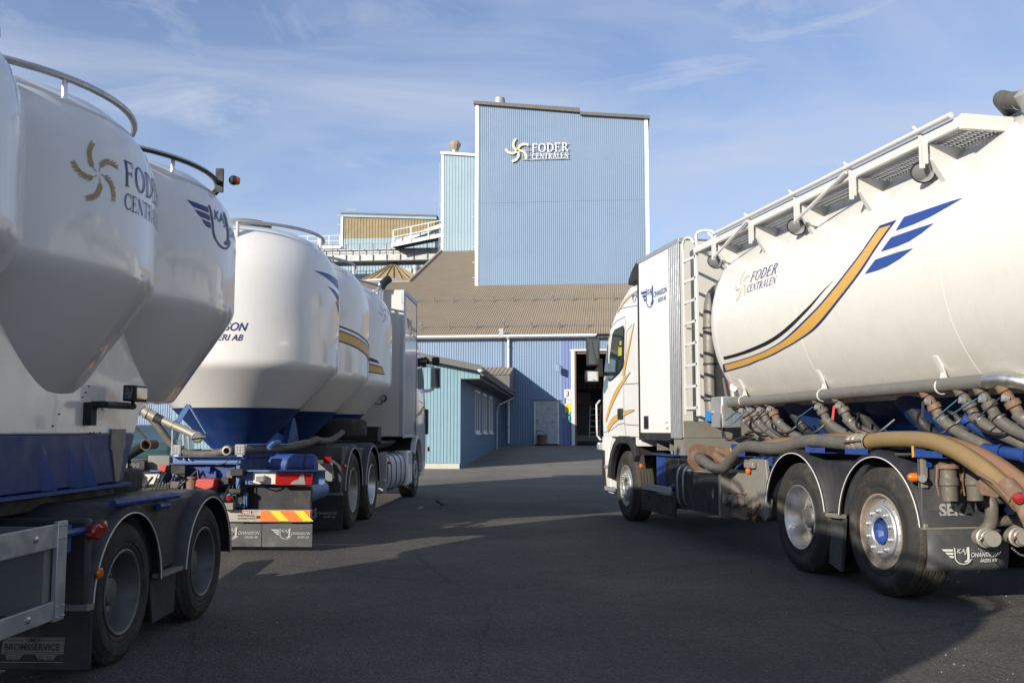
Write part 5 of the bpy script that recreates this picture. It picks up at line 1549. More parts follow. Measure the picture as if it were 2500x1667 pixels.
b = MB(); b.tube([(8.02, .02, 1.18), (8.10, -.02, 1.25), (8.12, -.02, 1.75), (8.05, .02, 1.82)], .016, 8); R.part('grab_bar', b, 'white')
b = MB(); b.box((5.98, .03, 1.11), (6.25, 2.45, 1.234)); R.part('rear_skirt', b, 'whiteg')
sf = side_fn(cp_)
b = MB()
oa = [(7.52, .60), (7.46, .80), (7.36, .97), (7.20, 1.12), (7.02, 1.215), (6.90, 1.25), (6.50, 1.25), (6.34, 1.22), (6.22, 1.12), (6.10, .98)]
ia = [(6.18, .88), (6.28, 1.02), (6.38, 1.11), (6.52, 1.14), (6.88, 1.14), (7.0, 1.11), (7.12, 1.03), (7.26, .89), (7.34, .74), (7.38, .60)]
b.prism(oa + ia, 1, -.03, .06); R.part('arch_trim', b, 'dark', bevel=.01)
b = MB(); b.prism([(6.12, .98)] + [(x - .0, z + .0) for x, z in reversed(oa[1:-1])] + [(7.52, .60), (7.50, .60)] + [(x - .02, z - .02) for x, z in oa[1:-1]], 1, .06, .8); R.part('wheel_house', b, 'dark')
b = MB(); b.box((6.0, .6, .5), (7.6, 1.9, 1.2)); R.part('engine_block', b, 'dark')
# side window, frame, seams, handle, steps
win = [(7.50, 2.16), (7.44, 2.50), (7.33, 2.80), (7.22, 2.86), (6.82, 2.88), (6.76, 2.82), (6.76, 2.30), (6.95, 2.22), (7.30, 2.14), (7.44, 2.13)]
ctr = (7.12, 2.5)
fr = [[(ctr[0] + (x - ctr[0]) * 1.09, ctr[1] + (z - ctr[1]) * 1.09) for x, z in win]]
decal(R, 'window_frame', fr, lambda s, z, o: sf(s, z, .004), 'black', parent=cabR, maxe=.5)
decal(R, 'side_window', [win], lambda s, z, o: sf(s, z, .010), 'glass', parent=cabR, maxe=.5)
decal(R, 'window_sticker', [[(6.98, 2.46), (6.80, 2.46), (6.80, 2.58), (6.98, 2.60)], [(6.92, 2.62), (6.82, 2.62), (6.82, 2.68), (6.92, 2.69)]], lambda s, z, o: sf(s, z, .013), 'yellow', parent=cabR, maxe=9)
seams = [[(6.70, 2.95), (6.72, 2.2), (6.74, 1.62), (6.72, 1.42), (6.68, 1.26)], [(6.70, 2.02), (6.02, 2.0)], [(6.72, 1.42), (6.02, 1.40)], [(7.50, 2.93), (7.15, 3.02), (6.75, 3.04), (6.70, 2.95)], [(7.84, 1.30), (7.4, 1.34), (7.05, 1.42), (6.72, 1.44)], [(7.12, 3.20), (6.6, 3.17), (6.02, 3.13)], [(6.35, 2.88), (6.62, 2.80), (6.66, 2.2), (6.60, 2.02)]]
decal(R, 'panel_seam', sum([ribbon(q, .009) for q in seams], []), lambda s, z, o: sf(s, z, .003), 'dark', parent=cabR, maxe=.3)
def gold(pts, ws, nm='gold_stripe'):
    P = spline([Vector((x, z, 0)) for x, z in pts], 6)
    n = len(P)
    Wd = [ws[min(len(ws) - 1, int(i / n * len(ws)))] for i in range(n)]
    W2 = []
    for i in range(n):
        t = i / (n - 1) * (len(ws) - 1); k = min(len(ws) - 2, int(t)); W2.append(ws[k] + (ws[k + 1] - ws[k]) * (t - k))
    decal(R, 'stripe_outline', ribbon([(p.x, p.y) for p in P], [w_ + .014 for w_ in W2]), lambda s, z, o: sf(s, z, .004), 'navy', parent=cabR, maxe=.3)
    decal(R, nm, ribbon([(p.x, p.y) for p in P], W2), lambda s, z, o: sf(s, z, .006), 'gold', parent=cabR, maxe=.3)
gold([(6.26, 2.90), (6.44, 2.62), (6.62, 2.36), (6.76, 2.14)], [.004, .06, .10, .10])
gold([(6.40, 2.18), (6.75, 2.06), (7.10, 1.91), (7.42, 1.72), (7.70, 1.48)], [.004, .06, .10, .10, .05])
gold([(6.24, 1.62), (6.6, 1.595), (7.0, 1.54), (7.36, 1.46), (7.62, 1.34)], [.004, .05, .075, .10, .09])
gold([(6.30, 3.37), (6.6, 3.34), (6.9, 3.27), (7.14, 3.15)], [.004, .035, .045, .01])
decal(R, 'haulier_emblem', transport_logo(0, 0, .52), lambda u, v, o: sf(6.54 - u, 3.25 + v, .005), 'wing', parent=cabR, maxe=.3)
b = MB(); b.box((6.78, -.014, 1.50), (7.00, .02, 1.66)); R.part('door_handle', b, 'dark', parent=cabR, bevel=.01)
b = MB(); b.grid(lambda a, c_: (7.86 - .36 * c_ + .2 + .13 * sin(pi * a), .32 + 1.84 * a, 2.02 + .92 * c_), 8, 4); R.part('windscreen', b, 'glass', parent=cabR)
# mirrors
b = MB(); b.box((7.42, -.36, 2.33), (7.52, -.15, 2.79)); mr = R.part('mirror', b, 'dark', bevel=.03)
b = MB(); b.box((7.412, -.34, 2.36), (7.418, -.17, 2.76)); R.part('mirror_glass', b, 'glass', parent=mr)  # dark glass instead of mirror, standing in for a dark reflection
b = MB(); b.box((7.42, -.38, 2.08), (7.54, -.17, 2.27)); mr2 = R.part('mirror', b, 'dark', bevel=.03)
b = MB(); b.box((7.412, -.36, 2.10), (7.418, -.19, 2.25)); R.part('mirror_glass', b, 'mirror', parent=mr2)
b = MB(); b.tube([(7.47, -.22, 2.78), (7.47, -.18, 2.83), (7.50, .02, 2.84)], .022, 8); R.part('mirror_arm', b, 'dark'); b = MB(); b.tube([(7.47, -.2, 2.30), (7.48, -.1, 2.22), (7.5, .03, 2.22)], .03, 8); R.part('mirror_arm', b, 'dark'); b = MB(); b.box((7.40, -.19, 2.18), (7.54, -.12, 2.45)); R.part('mirror_joint', b, 'dark')
b = MB(); b.box((7.30, -.02, .40), (7.70, .04, .46)); b.box((7.40, -.015, .74), (7.72, .04, .79)); R.part('cab_step', b, 'alup')

# ================================================================== the near left trailer
T = V('tank_trailer', 'white feed trailer with upright bulging tanks at the left edge, in the shade', (-2.22, 5.64), 1.9, 1, 'trailer')
Tp = [(.001, 3.37), (.45, 3.365), (.80, 3.32), (1.0, 3.24), (1.10, 3.16), (1.18, 3.05), (1.225, 2.93), (1.245, 2.82), (1.25, 2.70), (1.25, 2.55), (1.25, 2.30), (1.249, 2.25), (1.240, 2.215), (1.218, 2.17), (1.19, 2.125), (.815, 1.55), (.80, 1.54), (.001, 1.54)]
TS = (-4.72, -3.12, -1.52, .10, 1.69)
shells = []
for s in TS:
    sh = silo_shell(T, 'tank', s, 1.25, Tp, 'whiteg')
    shells.append(sh)
    b = MB(); b.lathe([(.30, 3.36), (.30, 3.44), (.34, 3.45), (.34, 3.47), (.2, 3.50), (.001, 3.50)], (s, 1.25, 0), (0, 0, 1), 32); T.part('hatch_lid', b, 'white', parent=sh)
for k, s in enumerate(TS):
    a1 = 64
    b = MB(); pts = [(s + 1.09 * sin(rad(a)), 1.25 - 1.09 * cos(rad(a)), 3.285) for a in range(-100, a1 + 1, 6)]
    a = rad(a1 + 3); pts += [(s + 1.10 * sin(a), 1.25 - 1.10 * cos(a), 3.25), (s + 1.10 * sin(a), 1.25 - 1.10 * cos(a), 3.14)]
    b.tube(pts, .021, 10); rl = T.part('top_rail', b, 'alup')
    for a in (-80, -25, 40):
        b = MB(); a = rad(a); b.box((s + 1.09 * sin(a) - .02, 1.25 - 1.09 * cos(a) - .006, 3.13), (s + 1.09 * sin(a) + .02, 1.25 - 1.09 * cos(a) + .006, 3.28)); T.part('rail_post', b, 'alu', parent=rl)
    if k == 4:
        b = MB()
        b.tube([(s + 1.115 * sin(rad(a)), 1.25 - 1.115 * cos(rad(a)), 3.272 - (.06 if a > 48 else 0)) for a in range(-60, 60, 5)] + [(1.93, .17, 3.24)], .011, 6)
        T.part('lamp_cable', b, 'dark', parent=rl)
b = MB(); b.box((1.92, .13, 3.20), (1.945, .19, 3.39)); be = T.part('beacon_bracket', b, 'dark')
b = MB(); b.lathe([(.02, .01), (.036, .025), (.04, .05), (.001, .05)], (1.96, .10, 3.31), (.6, -.8, .0), 18)
T.part('beacon_base', b, 'dark', parent=be)
b = MB(); b.lathe([(.036, .05), (.037, .070), (.028, .088), (.001, .092)], (1.96, .10, 3.31), (.6, -.8, .0), 18)
T.part('beacon_lens', b, 'amberl', parent=be)
m2 = silo_map(.10, 1.25, 1.25, Tp); m3 = silo_map(1.69, 1.25, 1.25, Tp)
AZ = lambda a: rad(a) * 1.25
decal(T, 'wheat_emblem', swirl(AZ(-19.6), 2.745, .165, 8), m2, 'wheat', maxe=.05)
decal(T, 'lettering', serif_text('FODER', .155, AZ(-9.6), 2.735, .68), m2, 'navy', maxe=.05)
decal(T, 'lettering', serif_text('CENTRALEN', .095, AZ(-9.4), 2.60, .70), m2, 'navy', maxe=.05)
decal(T, 'haulier_emblem', transport_logo(AZ(-24), 2.775, 1.15), m3, 'navy', maxe=.05)
# lower body panel between the cones and the blue skirt
b = MB(); b.prism([(-6.0, 1.30), (1.17, 1.30), (1.36, 1.62), (1.36, 2.2), (-6.0, 2.2)], 1, .45, 2.05)
pn = T.part('body_panel', b, 'white', bevel=.01)
b = MB(); b.prism([(-6.0, .97), (1.0, .985), (1.17, 1.298), (-6.0, 1.298)], 1, .446, 2.054)
sk = T.part('blue_skirt', b, 'bluet', bevel=.006)
b = MB(); b.box((-6.0, .41, .955), (1.06, .50, .975)); T.part('skirt_edge', b, 'blue', parent=sk)
for s in (-.09, .24, .42, -1.3, -1.0):
    b = MB(); b.add([(s - .012, .446, 1.25), (s + .012, .446, 1.25), (s + .11, .40, .98), (s + .125, .446, .98), (s + .02, .446, .98)], [(0, 1, 3, 4), (0, 2, 4), (0, 1, 2), (1, 3, 2), (2, 3, 4)]); T.part('gusset', b, 'blue', parent=sk)
b = MB(); b.box((.78, .435, 1.20), (1.0, .446, 1.335)); b.prism([(.80, 1.20), (.98, 1.20), (.93, .99), (.87, .99)], 1, .436, .446); T.part('number_plate_holder', b, 'steelg', parent=pn)
b = MB(); b.box((.40, .40, 1.355), (.48, .45, 1.50)); b.tube([(.44, .42, 1.485), (.44, .33, 1.485), (.86, .33, 1.485)], .022, 8)
la = T.part('lamp_arm', b, 'dark')
b = MB(); b.box((.73, .27, 1.515), (.93, .35, 1.62)); b.tube([(.80, .31, 1.48), (.80, .31, 1.52)], .014, 6); T.part('work_lamp', b, 'dark', parent=la, bevel=.012)
b = MB(); b.box((.722, .285, 1.528), (.73, .335, 1.607)); b.box((.745, .262, 1.53), (.915, .27, 1.608)); T.part('lamp_glass', b, 'glass', parent=la, bevel=.003)
b = MB()
for s, z in ((.10, 1.42), (.03, 1.35), (.56, 1.46), (.66, 1.46), (.5, 1.31), (.55, 1.31), (.64, 1.31), (.42, 1.56), (.46, 1.60), (.38, 1.53)): b.lathe([(.006, 0), (.004, .008), (.001, .01)], (s, .45, z), (0, -1, 0), 6)
T.part('rivets', b, 'dark', parent=pn)
# chassis, wheels
b = MB(); b.box((-6.0, .75, .62), (1.75, .85, .86)); b.box((-6.0, 1.65, .62), (1.75, 1.75, .86)); b.box((-6.0, .5, .86), (1.0, 2.0, .955))
for s in (-2.6, -1.3, -.4, 1.5): b.box((s, .85, .66), (s + .1, 1.65, .84))
T.part('chassis_frame', b, 'dark', bevel=.01)
b = MB(); b.tube([(.10, .3, .395), (.10, 2.2, .395)], .065, 12); b.tube([(1.43, .3, .395), (1.43, 2.2, .395)], .065, 12); b.box((-.3, .95, .40), (1.9, 1.1, .62)); b.box((-.3, 1.4, .40), (1.9, 1.55, .62)); T.part('axles', b, 'dark')
for s in (.10, 1.43):
    wt = wheel(T, s, .02, .397, .235, .232, 'deep', 'rimd', 'rimd', nuts=False, dual=True)
    far_wheel(T, wt, 2.48)
mudguard(T, .11, .470, .385, -.01, .60, 2, 178)
mudguard(T, 1.46, .470, .385, -.01, .60, 2, 178)
b = MB(); b.prism([(.14, .90), (1.42, .90), (1.22, .72), (1.05, .50), (1.0, .41), (.57, .41), (.52, .5), (.36, .72)], 1, .06, .6); T.part('guard_infill', b, 'guard', bevel=.04)
b = MB(); b.prism([(.55, .41), (1.0, .41), (.98, .13), (.62, .12)], 1, .06, .075); T.part('middle_flap', b, 'flapd')
b = MB(); b.box((.58, .0, .405), (.99, .055, .43)); T.part('guard_bracket', b, 'grey')
b = MB(); b.box((-.42, .0, .395), (-.36, .7, .86)); T.part('rear_guard_plate', b, 'guard', bevel=.02)
b = MB(); b.box((-.45, -.02, .385), (-.37, .72, .415)); T.part('clamp_bar', b, 'grey')
b = MB(); b.box((-.455, -.05, .085), (-.44, .72, .39)); fl = T.part('mudflap', b, 'flapd', bevel=.01)
fm = lambda u, v, off: (-.456 - off, .42 - u, v)
decal(T, 'flap_plate', [[(0.0, .17), (.33, .17), (.335, .255), (.01, .255)], [(.02, .168), (.12, .168), (.095, .14), (.035, .14)], [(.18, .168), (.30, .168), (.275, .14), (.20, .14)], [(-.3, .17), (-.03, .17), (-.02, .21), (-.05, .25), (-.3, .25)]], fm, 'grey', parent=fl, maxe=9)
decal(T, 'lettering', font_text('UME\u00c5', .020, .135, .232, .075, 0, .02) + font_text('BROMSSERVICE', .034, .02, .190, .29, 0, .018) + ribbon([(.01, .24), (.12, .24)], .002) + ribbon([(.22, .24), (.33, .24)], .002) + ribbon([(.01, .180), (.33, .180)], .002) + ribbon(arc2(.055, .150, .011, .008, 0, 360, 12), .003) + ribbon(arc2(.085, .150, .011, .008, 0, 360, 12), .003) + ribbon(arc2(.215, .150, .011, .008, 0, 360, 12), .003) + ribbon(arc2(.255, .150, .011, .008, 0, 360, 12), .003), lambda u, v, off: fm(u, v, off + .003), 'black', parent=fl, maxe=9)
decal(T, 'flap_line', ribbon([(-.3, .128), (.33, .128)], .0025), fm, 'greyw', parent=fl, maxe=9)
# unseen cabinet added before the foremost tank to block sun through the gap
b = MB(); b.box((2.92, 1.05, 1.85), (3.34, 2.45, 3.08)); cab_ = T.part('sun_block_cabinet', b, 'white', bevel=.02)
for w_ in (1.3, 2.2):
    b = MB(); b.bar((2.6, w_, 2.3), (2.95, w_, 2.3), .06, .06); T.part('sun_block_bracket', b, 'blue', parent=cab_)
# side guard of aluminium planks
b = MB(); b.box((-5.9, -.03, .755), (-.79, -.01, .87)); sgd = T.part('side_guard', b, 'alup', bevel=.004)
b = MB(); b.box((-5.9, -.03, .41), (-.82, -.01, .50)); T.part('guard_plank', b, 'alup', parent=sgd, bevel=.004)
b = MB(); b.box((-.815, -.034, .40), (-.72, -.008, .88)); T.part('guard_upright', b, 'alup', parent=sgd, bevel=.004)
b = MB(); b.box((-.88, .0, .45), (-.80, .05, .85)); T.part('guard_post', b, 'grey', parent=sgd); b = MB(); b.box((-.88, .05, .44), (-.86, .5, .86)); T.part('guard_post', b, 'grey', parent=sgd); b = MB(); b.box((-1.6, .02, .45), (-1.55, .06, .85)); T.part('guard_post', b, 'grey', parent=sgd)
b = MB(); bolt_row(b, [(-1.02, -.03, .815), (-1.06, -.03, .455), (-1.32, .02, .63)], r=.017); bolt_row(b, [(-.80, -.034, .86), (-.74, -.034, .86), (-.80, -.034, .80), (-.75, -.034, .80), (-.80, -.034, .47), (-.74, -.034, .47), (-.80, -.034, .42), (-.74, -.034, .42)], r=.006); T.part('bolts', b, 'chrome', parent=sgd)
b = MB(); b.box((-2.5, .4, .35), (-.95, .9, .8)); T.part('blue_locker', b, 'blue', bevel=.02)
b = MB(); b.tube([(-.1, .02, .915), (.88, .02, .90)], .022, 8); b.tube([(.55, .02, .85), (.72, .02, .845)], .02, 8); b.tube([(-.75, .05, .80), (-.38, .02, .80)], .02, 8); b.box((-.58, .04, .70), (-.53, .1, .84)); T.part('guard_tube', b, 'blue')
b = MB(); b.lathe([(.04, 0), (.042, .05), (.03, .06), (.001, .06)], (-.40, .0, .79), (-.4, -1, 0), 18); T.part('marker_lamp', b, 'red'); b = MB(); b.lathe([(.03, 0), (.03, .04), (.001, .05)], (-.36, -.02, .815), (0, -1, 0), 16); T.part('marker_lamp', b, 'red')
b = MB(); b.lathe([(.028, 0), (.028, .012), (.018, .02), (.001, .021)], (-.33, -.018, .565), (-.2, -1, 0), 18); T.part('marker_lamp', b, 'amberl')
b = MB(); b.tube([(3.6, 1.25, .40), (1.6, 1.25, .5)], .06, 10); T.part('drawbar', b, 'blue')
sp_ = MB(); sp_.lathe([(.22, -.11), (.28, -.125), (.40, -.11), (.42, -.08), (.42, .08), (.40, .11), (.28, .125), (.22, .11)], (1.45, .95, .93), (0, 0, 1), 56); T.part('spare_tyre', sp_, 'rubber')

# ================================================================== the left-hand truck
L = V('feed_truck', 'white feed truck on the left with three upright tanks and hose pipes behind', (-2.19, 13.2), 2.2, 1, 'truck')
Lp = [(.001, 3.86), (.40, 3.855), (.75, 3.80), (.95, 3.70), (1.05, 3.61), (1.13, 3.50), (1.20, 3.36), (1.238, 3.20), (1.25, 3.05), (1.25, 2.80), (1.25, 2.50), (1.25, 2.16), (1.248, 2.12), (1.236, 2.08), (1.212, 2.045), (1.18, 2.01), (.785, 1.60)]
LS = (-.88, 1.22, 3.38)
for k, s in enumerate(LS):
    sh = silo_shell(L, 'tank', s, 1.25, Lp, 'whiteg')
    b = MB(); b.lathe([(.33, 3.85), (.33, 3.93), (.37, 3.94), (.37, 3.97), (.15, 4.0), (.001, 4.0)], (s, 1.25, 0), (0, 0, 1), 32); L.part('hatch_lid', b, 'grey', parent=sh)
    b = MB(); b.lathe([(.787, 1.598), (.26, 1.06), (.24, .95), (.001, .95)], (s, 1.25, 0), (0, 0, 1), 64); L.part('hopper', b, 'bluet', parent=sh)
    b = MB(); pts = [(s + 1.03 * sin(rad(a)), 1.25 - 1.03 * cos(rad(a)), 3.79) for a in range(-110, 61, 6)]
    a = rad(66); pts += [(s + 1.05 * sin(a), 1.25 - 1.05 * cos(a), 3.74), (s + 1.05 * sin(a), 1.25 - 1.05 * cos(a), 3.58)]
    b.tube(pts, .021, 10); rl = L.part('top_rail', b, 'alup', parent=sh)
    for a in (-75, -2, 50):
        b = MB(); a = rad(a); b.box((s + 1.03 * sin(a) - .035, 1.25 - 1.03 * cos(a) - .01, 3.60), (s + 1.03 * sin(a) + .035, 1.25 - 1.03 * cos(a) + .01, 3.78)); L.part('rail_post', b, 'white')
b = MB(); b.tube([(2.3, 1.2, 3.8), (2.35, 1.0, 4.0), (2.6, .9, 4.05), (2.9, .9, 3.9)], .07, 12, smooth=4); L.part('vent_bend', b, 'galv')
l1, l2, l3 = [silo_map(s, 1.25, 1.25, Lp) for s in LS]
decal(L, 'haulier_emblem', transport_logo(AZ(-68) - 1.36, 2.43, 1.36), l1, 'navy', maxe=.05)
wz = [[(-28, 3.27), (-14, 3.275), (4, 3.25), (4, 3.12), (-8, 3.17), (-18, 3.22)], [(-15.7, 3.11), (-8, 3.095), (4, 3.045), (4, 2.94), (-6, 3.03)], [(-4.1, 2.96), (5, 2.92), (5, 2.80)]]
for q in wz: decal(L, 'wing_stripe', [[(AZ(a), z) for a, z in q]], l1, 'wing', maxe=.05)
gs = [(AZ(-40), 2.665), (AZ(-20), 2.585), (AZ(0), 2.485), (AZ(20), 2.38), (AZ(40), 2.26)]
decal(L, 'stripe_outline', ribbon(gs, .165), l2, 'navy', maxe=.05)
decal(L, 'gold_stripe', ribbon(gs, .120), lambda u, v, o: l2(u, v, o + .002), 'gold', maxe=.05)
decal(L, 'black_stripe', ribbon([(u, v + .135) for u, v in gs], .025), l2, 'black', maxe=.05)
decal(L, 'stripe_outline', [[(AZ(-40), 2.43), (AZ(-20.5), 2.385), (AZ(-16.5), 2.25), (AZ(-40), 2.27)]], l3, 'navy', maxe=.05)
decal(L, 'gold_stripe', [[(AZ(-40), 2.41), (AZ(-21.2), 2.365), (AZ(-18), 2.268), (AZ(-40), 2.29)]], lambda u, v, o: l3(u, v, o + .002), 'gold', maxe=.05)
decal(L, 'black_stripe', [[(AZ(-40), 2.54), (AZ(-27), 2.48), (AZ(-24), 2.43), (AZ(-40), 2.47)]], l3, 'black', maxe=.05)
decal(L, 'wheat_emblem', swirl(AZ(-16), 3.28, .15, 6), l3, 'wheatp', maxe=.05)
decal(L, 'lettering', serif_text('FODER', .14, AZ(-5.5), 3.27, .62) + serif_text('CENTRALEN', .09, AZ(-5.3), 3.14, .64), l3, 'wing', maxe=.05)
b = MB()
for s in (.17, 2.3): b.prism([(s - .45, .98), (s + .45, .98), (s + .05, 1.50), (s - .05, 1.50)], 1, .80, .88)
b.box((-1.8, .8, 1.0), (4.3, .9, 1.10)); b.box((-1.8, 1.6, 1.0), (4.3, 1.7, 1.10))
L.part('tank_saddle', b, 'blue', bevel=.008)
b = MB(); b.box((-2.2, .82, .74), (7.4, .90, 1.0)); b.box((-2.2, 1.62, .74), (7.4, 1.70, 1.0))
for s in (-1.0, .9, 2.6, 4.4): b.box((s, .9, .78), (s + .1, 1.62, .96))
L.part('chassis_frame', b, 'blue', bevel=.01)
b = MB(); b.tube([(.35, .35, .51), (.35, 2.2, .51)], .08, 12); b.tube([(1.75, .35, .51), (1.75, 2.2, .51)], .07, 12); b.box((-.2, 1.0, .45), (2.4, 1.5, .74)); b.box((-1.9, .9, .35), (-.4, 1.6, .9)); L.part('axles', b, 'dark')
w1 = wheel(L, .35, .0, .515, .30, .292, 'deep', 'rim', 'rimd', nuts=True, dual=True)
w2_ = wheel(L, 1.75, .0, .515, .30, .292, 'deep', 'chrome', 'rimd', nuts=False)
w3_ = wheel(L, 6.85, .03, .515, .315, .292, 'convex', 'rim', 'rimd')
for o in (w1, w2_, w3_): far_wheel(L, o, 2.5)
mudguard(L, .36, .60, .50, -.01, .62, 4, 176)
mudguard(L, 1.80, .60, .50, -.01, .62, 4, 176)
b = MB(); b.prism([(.5, 1.08), (1.66, 1.08), (1.35, .8), (1.18, .55), (.98, .55), (.8, .8)], 1, .07, .6); L.part('guard_infill', b, 'guard', bevel=.03)
b = MB(); b.prism([(-.30, 1.12), (.3, 1.12), (.0, .98), (-.25, .7), (-.30, .5)], 1, .03, .6); L.part('guard_tail', b, 'flap', bevel=.01)
b = MB(); b.box((-.50, .0, .42), (-.44, .60, .95)); L.part('rear_guard_plate', b, 'guard')
b = MB(); b.box((-.53, -.02, .50), (-.44, .62, .53)); L.part('clamp_bar', b, 'grey')
b = MB(); b.box((-.52, -.03, .07), (-.505, .62, .50)); fl = L.part('side_mudflap', b, 'flapd')
decal(L, 'haulier_emblem', transport_logo(-.56, .24, .52), lambda u, v, o: (-.521 - o, -u, v), 'greyw', parent=fl, maxe=9)
b = MB(); b.box((-.9, .05, .88), (-.84, .14, 1.0)); b.lathe([(.03, 0), (.03, .03), (.001, .035)], (-.45, -.02, .86), (-.5, -1, 0), 14); L.part('marker_lamp', b, 'red')
# rear end: s = -2.3
X = -2.3
b = MB(); b.box((X, -.06, .32), (X + .06, 2.56, .455)); bm_ = L.part('bumper_beam', b, 'steell', bevel=.006)
rm = lambda u, v, off: (X - off, u * -1, v)       # u runs to the right in view (towards smaller w)
for w0, w1_ in ((-.05, .50), (2.0, 2.55)):
    b = MB(); b.box((X - .008, w0, .332), (X - .001, w1_, .445)); L.part('warning_board', b, 'vest', parent=bm_)
    st = []
    for k in range(2):
        a = -w1_ + .10 + k * .27
        st.append([(a + .0, .444), (a + .11, .444), (a + .22, .333), (a + .11, .333)])
    decal(L, 'warning_stripe', st, lambda u, v, o: (X - .009 - o, -u, v), 'warny', parent=bm_, maxe=9)
decal(L, 'maker_mark', [[(-.72, .415), (-.60, .415), (-.60, .442), (-.72, .442)], [(-.55, .36), (-.505, .36), (-.505, .39), (-.55, .39)]], rm, 'red', parent=bm_, maxe=9)
decal(L, 'lettering', font_text('VBG', .020, -.71, .418, .10, 0, .03), lambda u, v, o: rm(u, v, o + .003), 'palew', parent=bm_, maxe=9)
decal(L, 'lettering', font_text('THE STRONG', .017, -.76, .383, .19, 0, .02) + font_text('CONNECTION', .017, -.76, .352, .19, 0, .02), rm, 'black', parent=bm_, maxe=9)
for w0, w1_ in ((-.075, .485), (.49, 1.25), (1.26, 2.56)):
    b = MB(); b.box((X + .01, w0, .05), (X + .022, w1_, .30)); fp = L.part('mudflap', b, 'flap', bevel=.003)
    if w0 < .9: decal(L, 'haulier_emblem', transport_logo(-w1_ + (.10 if w0 < 0 else .24), .17, .44 if w0 < 0 else .50), lambda u, v, o: (X + .009 - o, -u, v), 'greyw', parent=fp, maxe=9)
b = MB(); b.box((X - .06, .75, .955), (X + .12, 1.52, .965)); b.box((X - .06, .75, 1.035), (X + .12, 1.52, 1.042)); b.box((X + .03, .75, .965), (X + .06, 1.52, 1.035)); L.part('upper_crossbeam', b, 'bluel', bevel=.004)
b = MB(); b.prism([(.80, .94), (1.5, .94), (1.5, .70), (1.1, .68), (.83, .72), (.80, .80)], 0, X + .02, X + .05); L.part('coupling_plate', b, 'blue', bevel=.01)
b = MB(); b.box((X - .03, .74, .62), (X + .02, .78, .95)); b.box((X - .03, .78, .61), (X + .01, .95, .64)); b.box((X, .66, .48), (X + .05, .70, .64)); b.box((X, .72, .48), (X + .05, .88, .53)); L.part('bracket', b, 'bluel', bevel=.004)
for w0, w1_ in ((-.20, .70), (1.62, 2.70)):
    b = MB(); b.box((X - .05, w0, .875), (X + .1, w1_, .89)); b.box((X + .03, w0, .73), (X + .05, w1_, .875))
    lb_ = L.part('lamp_shelf', b, 'bluel', bevel=.003)
for w0, w1_ in ((.33, .60), (1.66, 2.0)):
    b = MB(); b.box((X + .015, w0, .735), (X + .029, w1_, .873)); L.part('cream_plate', b, 'cream')
for w0 in (-.08, 2.12):
    b = MB(); b.box((X - .04, w0, .725), (X + .01, w0 + .42, .862)); tl = L.part('tail_light', b, 'red', bevel=.012)
    b = MB(); b.prism([(w0 + .08, .735), (w0 + .25, .735), (w0 + .22, .77), (w0 + .16, .79), (w0 + .13, .85), (w0 + .10, .85)], 0, X - .046, X - .041); L.part('reverse_lens', b, 'lens', parent=tl)
for w_, z in ((.505, .80), (1.90, .81)):
    b = MB(); b.box((X - .06, w_ - .05, z - .035), (X - .0, w_ + .05, z + .035)); wl = L.part('small_work_lamp', b, 'palew', bevel=.008)
    b = MB(); b.box((X - .064, w_ - .042, z - .028), (X - .061, w_ + .042, z + .028)); L.part('lamp_glass', b, 'lens', parent=wl)
for w_, hh in ((1.455, .058), (.74, .060)):
    b = MB(); b.box((X - .05, w_ - hh + .004, 1.055), (X - .01, w_ + hh - .004, 1.055 + 2 * hh)); wl = L.part('work_lamp', b, 'alup', bevel=.008)
    b = MB()
    for i in range(3):
        for j in range(3): b.lathe([(.014, 0), (.010, .004), (.001, .005)], (X - .051, w_ + (i - 1) * .031, 1.055 + hh + (j - 1) * .031), (-1, 0, 0), 10)
    b.box((X - .0508, w_ - hh + .01, 1.062), (X - .0505, w_ + hh - .01, 1.049 + 2 * hh)); L.part('lamp_glass', b, 'lens', parent=wl)
    b = MB(); b.box((X - .045, w_ - .03, 1.042), (X - .015, w_ + .03, 1.056)); L.part('lamp_foot', b, 'alup', parent=wl)
b = MB(); b.box((X - .03, 1.07, 1.06), (X + .02, 1.16, 1.115)); ml = L.part('middle_lamp', b, 'dark', bevel=.008)
b = MB(); b.tube([(X - .01, 1.175, 1.04), (X - .01, 1.175, 1.12), (X - .01, 1.055, 1.12), (X - .01, 1.055, 1.04)], .006, 6); b.box((X - .033, 1.095, 1.085), (X - .031, 1.135, 1.095)); L.part('lamp_bail', b, 'galv', parent=ml)
# upper hose pipe with couplings
b = MB(); b.tube([(X - .05, 1.83, 1.545), (X - .05, 1.70, 1.475)], .058, 18); b.tube([(X - .05, 1.70, 1.475), (X - .05, 1.30, 1.30), (X - .06, 1.22, 1.26)], .046, 18); up = L.part('upper_pipe', b, 'steell')
b = MB(); b.lathe([(.001, 0), (.045, .0), (.058, .03), (.062, .05), (.062, .08), (.052, .09), (.052, .12), (.066, .13), (.066, .16), (.05, .18)], (X - .05, 1.92, 1.59), (0, -.87, -.48), 22); hc = L.part('hose_coupling', b, 'steell', parent=up)
b = MB(); b.tube([(X - .05, 1.71, 1.48), (X - .05, 1.62, 1.435)], .052, 18); L.part('rubber_sleeve', b, 'dark', parent=up)
b = MB(); b.lathe([(.001, 0), (.050, 0), (.055, .01), (.055, .05), (.046, .055)], (X - .11, 1.20, 1.25), (1, .1, .1), 22); b.lathe([(.055, -.004), (.064, 0), (.064, .016), (.055, .02)], (X - .11, 1.20, 1.25), (1, .1, .1), 22); b.tube([(X - .13, 1.27, 1.24), (X - .13, 1.20, 1.25), (X - .12, 1.10, 1.262)], .008, 6); L.part('pipe_cap', b, 'steel', parent=up)
